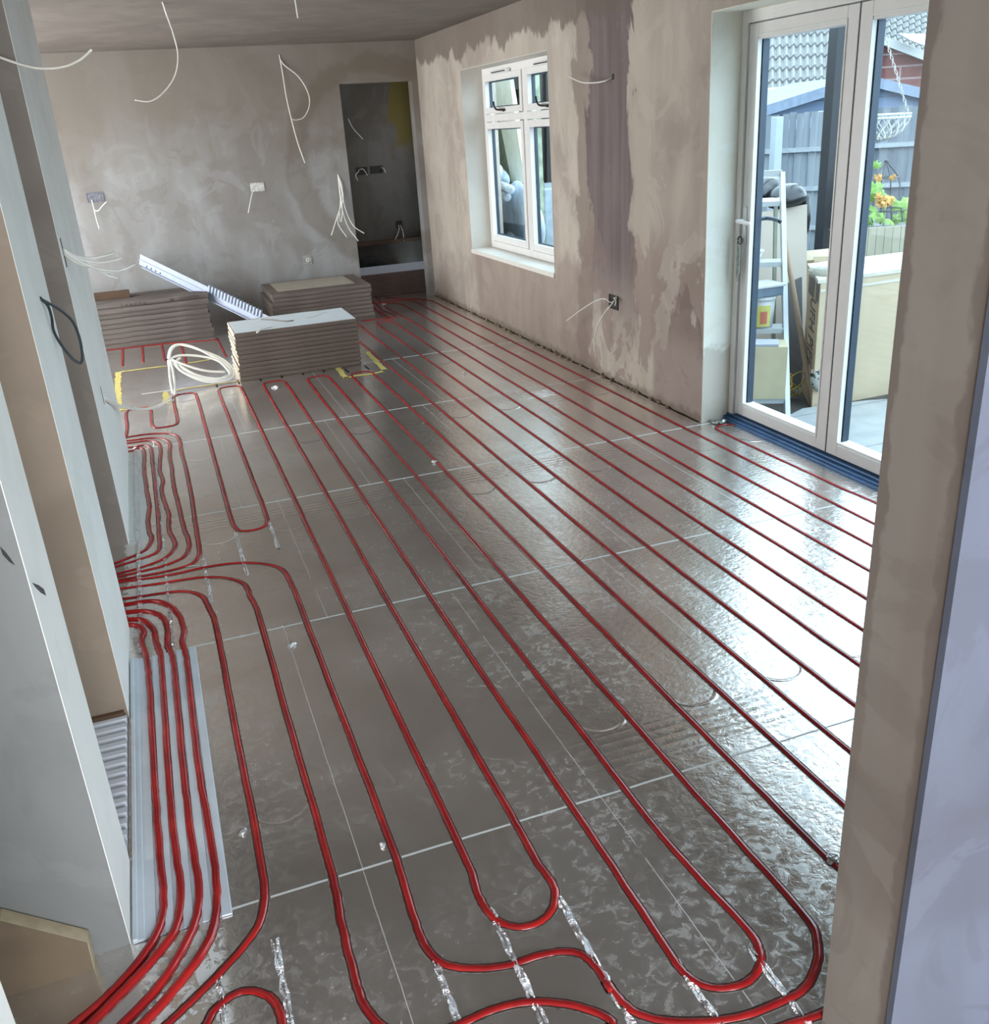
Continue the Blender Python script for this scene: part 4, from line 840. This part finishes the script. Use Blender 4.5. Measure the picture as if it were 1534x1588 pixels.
# squash plant on a wire obelisk, in a planter
ob = thing('wire_obelisk', 'dark wire obelisk plant support with a ball on top in the planter', 'plant support', Vector(G(1372, 350, 7.2)))
tp_ = G(1375, 250, 7.2); bm = B()
for i, (u, v) in enumerate(((1353, 345), (1366, 348), (1383, 346), (1400, 344))):
    f_ = G(u, v, 7.2+(.1 if i in (1, 2) else -.05)); md = G(1375+(u-1375)*.75, 275, 7.2); sweep(bm, cr([f_, f_.lerp(md, .6), md, tp_], 5), .006, 6)
obj('obelisk_rod', bm, BLACKC, ob, True)
bm = B()
for v, w in ((275, .085), (325, .15)):
    c = G(1375, v, 7.2); sweep(bm, cr([c+Rg*w*math.cos(a)+Fg*w*math.sin(a) for a in [i*math.pi/4 for i in range(8)]], 3, True), .005, 5, caps=False)
obj('obelisk_ring', bm, BLACKC, ob, True)
bm = B(); blob(bm, tp_, (.018, .018, .018), 1, 0, 2); obj('obelisk_ball', bm, BLACKC, ob, True)
LEAF = plain('squash_leaf', c8(150, 200, 90), .6, 0, .3, 20)
pl_ = thing('squash_plant', 'climbing squash plant with big green leaves and orange blooms in the planter', 'plant', G(1368, 352, 7.15))
bm = B(); rn = random.Random(3)
def leafshape(bm, c, s, nrm, ang):
    nrm = nrm.normalized(); u = nrm.orthogonal().normalized(); w = nrm.cross(u); vs = []; cc = bm.verts.new(c+nrm*.012)
    for i in range(14):
        a = ang+i*2*math.pi/14; r = s*(1 if i % 2 else .72)*(1 if i else .35); vs.append(bm.verts.new(c+(u*math.cos(a)+w*math.sin(a))*r-nrm*.01*(i % 2)))
    for i in range(14): bm.faces.new((cc, vs[i], vs[(i+1) % 14]))
for (u, v, s_) in ((1357, 290, .08), (1352, 300, .07), (1395, 318, .07), (1404, 315, .06), (1360, 255, .04), (1356, 330, .07), (1370, 300, .05), (1348, 345, .07), (1390, 340, .05), (1402, 330, .06), (1340, 320, .08), (1380, 345, .05), (1412, 340, .06), (1366, 338, .05)):
    leafshape(bm, G(u, v, 7.2+rn.uniform(-.12, .12)), s_, -Fg+Vector((rn.uniform(-.6, .6), rn.uniform(-.3, .3), rn.uniform(-.1, .8))), rn.uniform(0, 6))
obj('leaf', bm, LEAF, pl_)['kind'] = 'stuff'
bm = B(); sweep(bm, cr([G(1370, 350, 7.2), G(1372, 325, 7.2), G(1366, 300, 7.18), G(1360, 275, 7.2)], 5), .008, 6); obj('stem', bm, LEAF, pl_, True)
for (u, v, s_) in ((1370, 312, .07), (1380, 310, .05), (1362, 276, .035), (1384, 275, .03)):
    bm = B()
    for k_ in range(7): leafshape(bm, G(u, v, 7.05)+Vector((rn.uniform(-1, 1), rn.uniform(-1, 1), rn.uniform(-1, 1)))*s_*.5, s_*.6, Vector((rn.uniform(-1, 1), -1, rn.uniform(-1, 1))), rn.uniform(0, 6))
    obj('flower', bm, plain('orange_petal', c8(250, 190, 90), .6, 0, .1), pl_)
# timber planter
p0, p1 = G(1310, 356, 6.7), G(1425, 342, 6.7); p1.z = p0.z; d = p1-p0; bm = B()
pln = thing('planter', 'pale timber planter of upright boards behind the big cardboard box', 'planter', Vector((p0.x, p0.y, ZG)))
for i in range(9):
    a, b = p0+d*(i/9), p0+d*((i+.955)/9); slab(bm, [Vector((a.x, a.y, ZG)), Vector((b.x, b.y, ZG)), b, a], Fg*.02)
obj('planter_front', bm, plain('pale_timber', c8(206, 200, 176), .8, 0, .08, 8), pln)
bm = B(); slab(bm, [Vector((p0.x, p0.y, ZG))+Fg*.3, Vector((p1.x, p1.y, ZG))+Fg*.3, p1+Fg*.3-Vector((0, 0, .03)), p0+Fg*.3-Vector((0, 0, .03))], Fg*.02); slab(bm, [p0+Fg*.02-Vector((0, 0, .04)), p1+Fg*.02-Vector((0, 0, .04)), p1+Fg*.3-Vector((0, 0, .04)), p0+Fg*.3-Vector((0, 0, .04))], (0, 0, .01)); obj('planter_box', bm, GND, pln)
# big cardboard box with stencilled side
Db = 5.62
b1 = on(1259, 634, 2, ZG); b0 = on(1243, 604, 2, ZG); t1 = at(1283, 432, (b1-CAM).dot(Vector(RM[2]))*.985); H_ = t1.z
ztop = on(1283, 432, 0, b1.x).z
bR = on(1400, 607, 2, ZG); dR = (bR-b1).normalized(); dL = (b0-b1).normalized()
cbx = thing('cardboard_box', 'big pale cardboard box with black stencilled lettering on its shaded side', 'box', b1)
WR, WL_ = 1.1, (b0-b1).length
z3 = Vector((0, 0, 1)); ztop = at(1283, 432, 5.55).z+.03
bm = B(); slab(bm, [b1, b1+dR*WR, b1+dR*WR+dL*WL_, b1+dL*WL_], z3*(ztop-ZG)); obj('box_body', bm, CARD, cbx)
bm = B(); e = -dR*.0015; slab(bm, [b1+e, b1+dL*WL_+e, b1+dL*WL_+e+z3*(ztop-ZG), b1+e+z3*(ztop-ZG)], -dR*.0015); bsd = obj('box_side', bm, CARDD, cbx)
out = -dR
# lettering reads downwards along the narrow side
side_h = ztop-ZG
def textside(body, size, off_l, zs, sx=1.):
    """baseline runs down; letter tops point towards the near corner"""
    base = b1+dL*(WL_*off_l)+out*.004; xdir = -z3; ydir = -dL
    M = Matrix(((xdir.x*sx, ydir.x, out.x, base.x), (xdir.y*sx, ydir.y, out.y, base.y), (xdir.z*sx, ydir.z, out.z, zs), (0, 0, 0, 1)))
    return text(body, size, M, BLACK, bsd, 'stencil_lettering', off=size*.012)
textside('UFH PIPE', WL_*.60, .66, ZG+side_h*.84, .40)
bm = B()
for a0, a1 in ((.06, .30), (.44, .92)): slab(bm, [b1+dL*WL_*a0+out*.003+z3*side_h*.84, b1+dL*WL_*a1+out*.003+z3*side_h*.84, b1+dL*WL_*a1+out*.003+z3*side_h, b1+dL*WL_*a0+out*.003+z3*side_h], out*.001)
obj('black_tape', bm, plain('black_tape', c8(38, 38, 42), .4), cbx)
bm = B(); slab(bm, [b1+z3*side_h+out*.02, b1+dR*WR+z3*side_h-dL*.02, b1+dR*WR+dL*WL_+z3*(side_h+.02), b1+dL*WL_+z3*(side_h+.03)+out*.02], z3*.02); slab(bm, [b1+z3*(side_h-.05)-dL*.002, b1+dR*WR+z3*(side_h-.05)-dL*.002, b1+dR*WR+z3*(side_h-.035)-dL*.002, b1+z3*(side_h-.035)-dL*.002], -dL*.003)
obj('box_flap', bm, plain('white_card', c8(230, 224, 206), .7), cbx)
c = b1+dR*.12+dL*.1+z3*(side_h+.05); bm = B(); blob(bm, c, (.13, .10, .055), 6, .25, 3); tag(obj('plastic_bag', bm, plain('cream_film', c8(232, 230, 214), .3, 0, .04)), 'cream crumpled plastic bag on top of the big cardboard box', 'bag')
# smaller open box behind
p = G(1268, 425, 6.5); bx_ = thing('open_cardboard_box', 'small open brown cardboard box behind the big cardboard box', 'box', Vector((p.x, p.y, ZG)))
bm = B(); q = [G(1243, 440, 6.5), G(1312, 436, 6.5), G(1312, 398, 6.5), G(1243, 405, 6.5)]; slab(bm, [Vector((q[0].x, q[0].y, ZG)), Vector((q[1].x, q[1].y, ZG)), q[2], q[3]], Fg*.4); obj('box_body', bm, CARDD, bx_)
bm = B(); slab(bm, [q[3], q[2], G(1312, 383, 6.7), G(1243, 390, 6.7)], Fg*.01); slab(bm, [G(1262, 398, 6.45), G(1312, 396, 6.45), G(1312, 404, 6.45), G(1262, 406, 6.45)], -Fg*.006); obj('box_flap', bm, CARD, bx_)
# boards leaning behind the ladder
Dp = 6.2
bm = B(); slab(bm, [G(1130, 610, Dp-.05), G(1250, 600, Dp-.05), G(1252, 317, Dp+.25), G(1130, 338, Dp+.25)], Fg*.02); tag(obj('leaning_sheet', bm, plain('plasterboard', c8(196, 184, 168), .8, 0, .05, 2)), 'large pale plasterboard sheet leaning behind the ladder', 'board')
bm = B(); slab(bm, [G(1208, 640, 5.95), G(1246, 632, 5.95), G(1244, 430, 6.1), G(1222, 440, 6.1)], Fg*.02); tag(obj('dark_board', bm, plain('dark_board', c8(74, 70, 68), .6)), 'dark narrow board in the shade between ladder and cardboard box', 'board')
bm = B(); blob(bm, G(1218, 306, 6.55), (.17, .12, .10), 9, .35, 3); blob(bm, G(1180, 300, 6.6), (.15, .12, .09), 12, .35, 3); blob(bm, G(1246, 340, 6.6), (.035, .05, .13), 2, .3, 2)
tag(obj('bin_bag', bm, plain('black_polythene', c8(38, 42, 48), .22, 0, .2), None, True), 'black polythene draped over the pale sheet behind the ladder', 'sheet')
# step ladder
LAD = plain('ladder_white', c8(222, 230, 232), .4, .1, .04)
lt, lb = G(1213, 268, 5.66), on(1221, 655, 2, ZG); w_ = -Rg*.40+Vector((0, 0, 0))
ld = thing('step_ladder', 'white aluminium step ladder standing just outside the garden door', 'ladder', lb)
wv = (on(1165, 655, 2, ZG)-on(1221, 655, 2, ZG)); wv = Vector((wv.x, wv.y, 0)).normalized()*.42
for s_ in (0, 1): bm = B(); beam(bm, lb+wv*s_, lt+wv*s_*.8, .03, .028, Fg); obj('ladder_rail', bm, LAD, ld)
bm = B(); beam(bm, lt, lt+wv*.8, .035, .03, (0, 0, 1)); obj('ladder_top_rail', bm, LAD, ld)
back = Vector((-wv.y, wv.x, 0)).normalized(); back = back if back.y > 0 else -back
ST = []
for v in (311, 405, 508, 617):
    k_ = (v-268)/(655-268); a = lt.lerp(lb, k_); a = a.copy(); p = on(1218, v, 0, a.x); a.z = lt.lerp(lb, k_).z
    z_ = CAM.z+ray(1217, v).z*((a-CAM).dot(Vector(RM[2]))); ww = wv*(.8+.2*k_)
    c = lt.lerp(lb, (lt.z-z_)/(lt.z-lb.z)); bm = B(); dd = back*(.12 if v > 320 else .24)
    slab(bm, [c-back*.02, c-back*.02+ww, c+ww+dd, c+dd], z3*-.028); obj('ladder_step' if v > 320 else 'ladder_platform', bm, LAD, ld); ST.append((c, ww, dd))
for s_ in (.06, .94):
    bm = B(); beam(bm, lt+wv*.8*s_-z3*.15+back*.1, Vector((lb.x, lb.y, ZG))+wv*s_+back*.75, .022, .02, Fg); obj('ladder_rear_leg', bm, plain('olive_leg', c8(150, 156, 136), .5), ld)
def onstep(i, s, f=.5): c, w, d_ = ST[i]; return c+w*s+d_*f
# things on the steps
c = onstep(1, .50); tub = thing('white_tub', 'small white tub on the second tread of the ladder', 'tub', c)
def cyl(bm, c, r0, r1, h, seg=20, z0=0.):
    a = [bm.verts.new(c+Vector((r0*math.cos(2*math.pi*i/seg), r0*math.sin(2*math.pi*i/seg), z0))) for i in range(seg)]; b = [bm.verts.new(c+Vector((r1*math.cos(2*math.pi*i/seg), r1*math.sin(2*math.pi*i/seg), z0+h))) for i in range(seg)]
    bm.faces.new(a[::-1]); bm.faces.new(b)
    for i in range(seg): bm.faces.new((a[i], a[(i+1) % seg], b[(i+1) % seg], b[i]))
    return bm
obj('tub_body', cyl(B(), c, .05, .065, .055), PVC_W, tub, True); obj('tub_rim', cyl(B(), c, .072, .072, .008, z0=.055), PVC_W, tub)
c = onstep(2, .37); bk_ = thing('filler_bucket', 'white bucket with a yellow and red label on the third tread of the ladder', 'bucket', c)
obj('bucket_body', cyl(B(), c, .075, .085, .165), PVC_W, bk_, True); obj('bucket_lid', cyl(B(), c, .092, .092, .015, z0=.165), PVC_W, bk_)
bm = B(); sg = 12
va = (CAM-c); va.z = 0; a0 = math.atan2(va.y, va.x)
for z0, z1, r, w0, w1, mt, nm in ((.012, .135, .0865, -.65, .75, plain('yellow_label', c8(226, 222, 120), .5), 'bucket_label'), (.03, .10, .0885, .05, .5, plain('red_print', c8(222, 120, 90), .5), 'label_print')):
    bm = B(); L = []
    for i in range(sg+1):
        a = a0+w0+(w1-w0)*i/sg; L.append([bm.verts.new(c+Vector((r*math.cos(a), r*math.sin(a), z0))), bm.verts.new(c+Vector((r*math.cos(a), r*math.sin(a), z1)))])
    for p, q in zip(L, L[1:]): bm.faces.new((p[0], q[0], q[1], p[1]))
    blb = obj(nm, bm, mt, bk_ if nm == 'bucket_label' else blb)
bm = B(); box(bm, (c.x-.10, c.y-.08, c.z+.181), (c.x+.10, c.y+.08, c.z+.235), .006); tl = thing('storage_case', 'flat grey-blue case lying on the bucket on the ladder', 'case', c+z3*.181)
obj('case_body', bm, plain('slate_case', c8(110, 130, 148), .5), tl); bm = B(); box(bm, (c.x-.11, c.y-.09, c.z+.235), (c.x+.11, c.y+.09, c.z+.25), .004); obj('case_lid', bm, PVC_W, tl)
c = onstep(3, .42, .5)+z3*.002; hx = .16
bm = B(); u1 = wv.normalized(); slab(bm, [c-u1*hx-back*.09, c+u1*hx-back*.09, c+u1*hx+back*.10, c-u1*hx+back*.10], z3*.30); wb = tag(obj('wooden_box', bm, plain('pine_board', c8(226, 214, 176), .6, 0, .06, 9)), 'pale pine box standing on the lowest tread of the ladder', 'box')
bm = B(); ct = c+z3*.302; slab(bm, [ct-u1*.11-back*.08, ct+u1*.13-back*.07, ct+u1*.10+back*.07, ct-u1*.12+back*.05], z3*.012); tag(obj('papers', bm, plain('paper', c8(206, 212, 232), .7, 0, .04)), 'pale folded papers lying on the pine box on the ladder', 'paper')
# wooden pole, rope, spotted bag
a, b = on(1261, 632, 2, ZG), G(1213, 345, 6.05); o = tube('wooden_pole', [a, a.lerp(b, .5), b], .017, plain('pole_wood', c8(176, 148, 122), .7, 0, .1, 5), None, 4, 10); tag(o, 'brown wooden pole leaning behind the ladder', 'pole')
rn = random.Random(12); c = on(1226, 618, 2, ZG); P = [c+Vector((rn.uniform(-.07, .07), rn.uniform(-.05, .05), rn.uniform(.01, .22)*(1-i/40))) for i in range(26)]
tag(tube('yellow_rope', P, .005, plain('rope', c8(206, 180, 90), .8), None, 5, 6), 'tangled yellow rope between the ladder and the pole', 'rope')
c = on(1258, 628, 2, ZG)+z3*.16+Vector((.0, -.06, 0)); SP = NT('spotted'); vo = SP.n('ShaderNodeTexNoise'); vo.inputs['Scale'].default_value = 34; SP.put(vo.inputs['Vector'], SP.pos); SP.set(SP.mix(SP.sm(vo.outputs[0], .54, .57), c8(226, 226, 220), (.015, .015, .015)), .6)
bm = B(); blob(bm, c, (.06, .05, .075), 5, .3, 3); tag(obj('spotted_bag', bm, SP.m, None, True), 'white bag with black spots against the foot of the lettered cardboard box', 'bag')
# ------------------------------------------------------------------ seen through the window
XA = 3.34
CRM = plain('cream_paint', c8_(240, 240, 222), .6, 0, .04)
def WX(x, *p): return [on(u, v, 0, x) for u, v in p]
for q, l in (((758, 100), (772, 100), (803, 284), (793, 282)), 'left'), (((773, 100), (787, 100), (814, 282), (804, 284)), 'right'):
    bm = B(); P = WX(XA, *q); slab(bm, P, (.04, 0, 0)); tag(obj('cream_door_panel', bm, CRM), 'cream painted panel leaning outside the window, %s of the pair' % l, 'panel')
GRN = plain('pale_foliage', c8_(150, 160, 135), .8, 0, .3, 8)
cpt = WX(3.42, (792, 100), (796, 100)); cn = thing('garden_canopy', 'dark garden canopy on a slim post outside the left window pane', 'canopy', Vector((3.4, cpt[0].y, ZG)))
cz = WX(3.38, (800, 139))[0].z; cyl_ = WX(3.38, (770, 120), (806, 120))
bm = B(); box(bm, (3.38, cyl_[1].y, cz), (3.44, cyl_[0].y+.6, cz+.6)); obj('canopy_roof', bm, plain('dark_canopy', c8(84, 82, 76), .7), cn)
bm = B(); box(bm, (3.38, cpt[1].y-.012, ZG), (3.42, cpt[0].y+.012, cz)); obj('canopy_post', bm, plain('dark_post', c8(52, 50, 48), .6), cn)
bm = B(); n = 7
for i in range(n):
    a = 822+i*6.2; P = WX(4.1+(.03 if i % 2 else 0), (a, 60), (a+5.6, 60), (a+5.6, 330), (a, 330)); P[2].z = P[3].z = ZG; slab(bm, P, (.03, 0, 0))
tag(obj('slatted_screen', bm, plain('dark_slat', c8(86, 78, 76), .7, 0, .2, 3)), 'dark upright boarded screen outside the right window panes', 'screen')
bm = B(); box(bm, (3.46, 6.86, ZG), (3.6, 7.72, 2.3)); tag(obj('hedge', bm, GRN), 'pale green hedge just beyond the window', 'hedge')
c = on(800, 345, 0, 3.19); bm = B(); blob(bm, c, (.11, .42, .34), 3, .45, 4); blob(bm, on(776, 282, 0, 3.22), (.08, .20, .14), 14, .7, 4)
wb_ = thing('wrapped_pallet', 'lumpy load wrapped in clear plastic outside the left window pane', 'pallet', Vector((c.x, c.y, ZG))); obj('plastic_wrap', bm, plain('milky_film', c8_(190, 204, 216), .2, 0, .15, 9, .8), wb_, True)
bm = B(); box(bm, (c.x-.07, c.y-.36, ZG), (c.x+.08, c.y+.38, c.z)); obj('wrapped_goods', bm, plain('grey_goods', c8(150, 165, 178), .5), wb_)
for v, l in ((292, 'upper'), (304, 'lower')):
    p = on(793 if l == 'upper' else 787, v+2, 0, 3.05); q = p+Vector((.04, .36, .02)); o = thing('pipe_roll', '%s of two pale rolls poking out of the wrapped load outside the window' % l, 'roll', p)
    bm = B(); sweep(bm, [p, q], .036, 14); obj('roll_tube', bm, plain('roll_%s' % l, c8_(190, 200, 208), .5), o, True); bm = B(); sweep(bm, [p-Vector((.001, .004, 0)), p], .013, 10); obj('roll_core', bm, STEEL, o)
c = on(846, 350, 0, 3.75); bm = B(); box(bm, (3.6, c.y-.35, ZG), (4.05, c.y+.42, on(840, 292, 0, 3.6).z), .02); wp_ = thing('wrapped_stack', 'white plastic wrapped stack outside the right window pane', 'stack', Vector((3.8, c.y, ZG))); obj('wrapped_body', bm, plain('white_film', c8(206, 218, 226), .25, 0, .12, 14, .7), wp_)
bm = B(); z_ = on(846, 330, 0, 3.6).z; box(bm, (3.596, c.y-.35, z_), (3.6, c.y+.42, z_+.012)); obj('wrap_band', bm, DARKBOX, wp_)
c = on(838, 289, 0, 3.62); bm = B(); sweep(bm, cr([c+Vector((0, .05*math.cos(a), .05*math.sin(a)+.01)) for a in [i*math.pi/4 for i in range(8)]], 3, True), .02, 8, caps=False); tag(obj('tape_roll', bm, plain('tape_dark', c8(90, 90, 92), .4), None, True), 'dark roll of tape standing on the wrapped stack outside the window', 'tape')
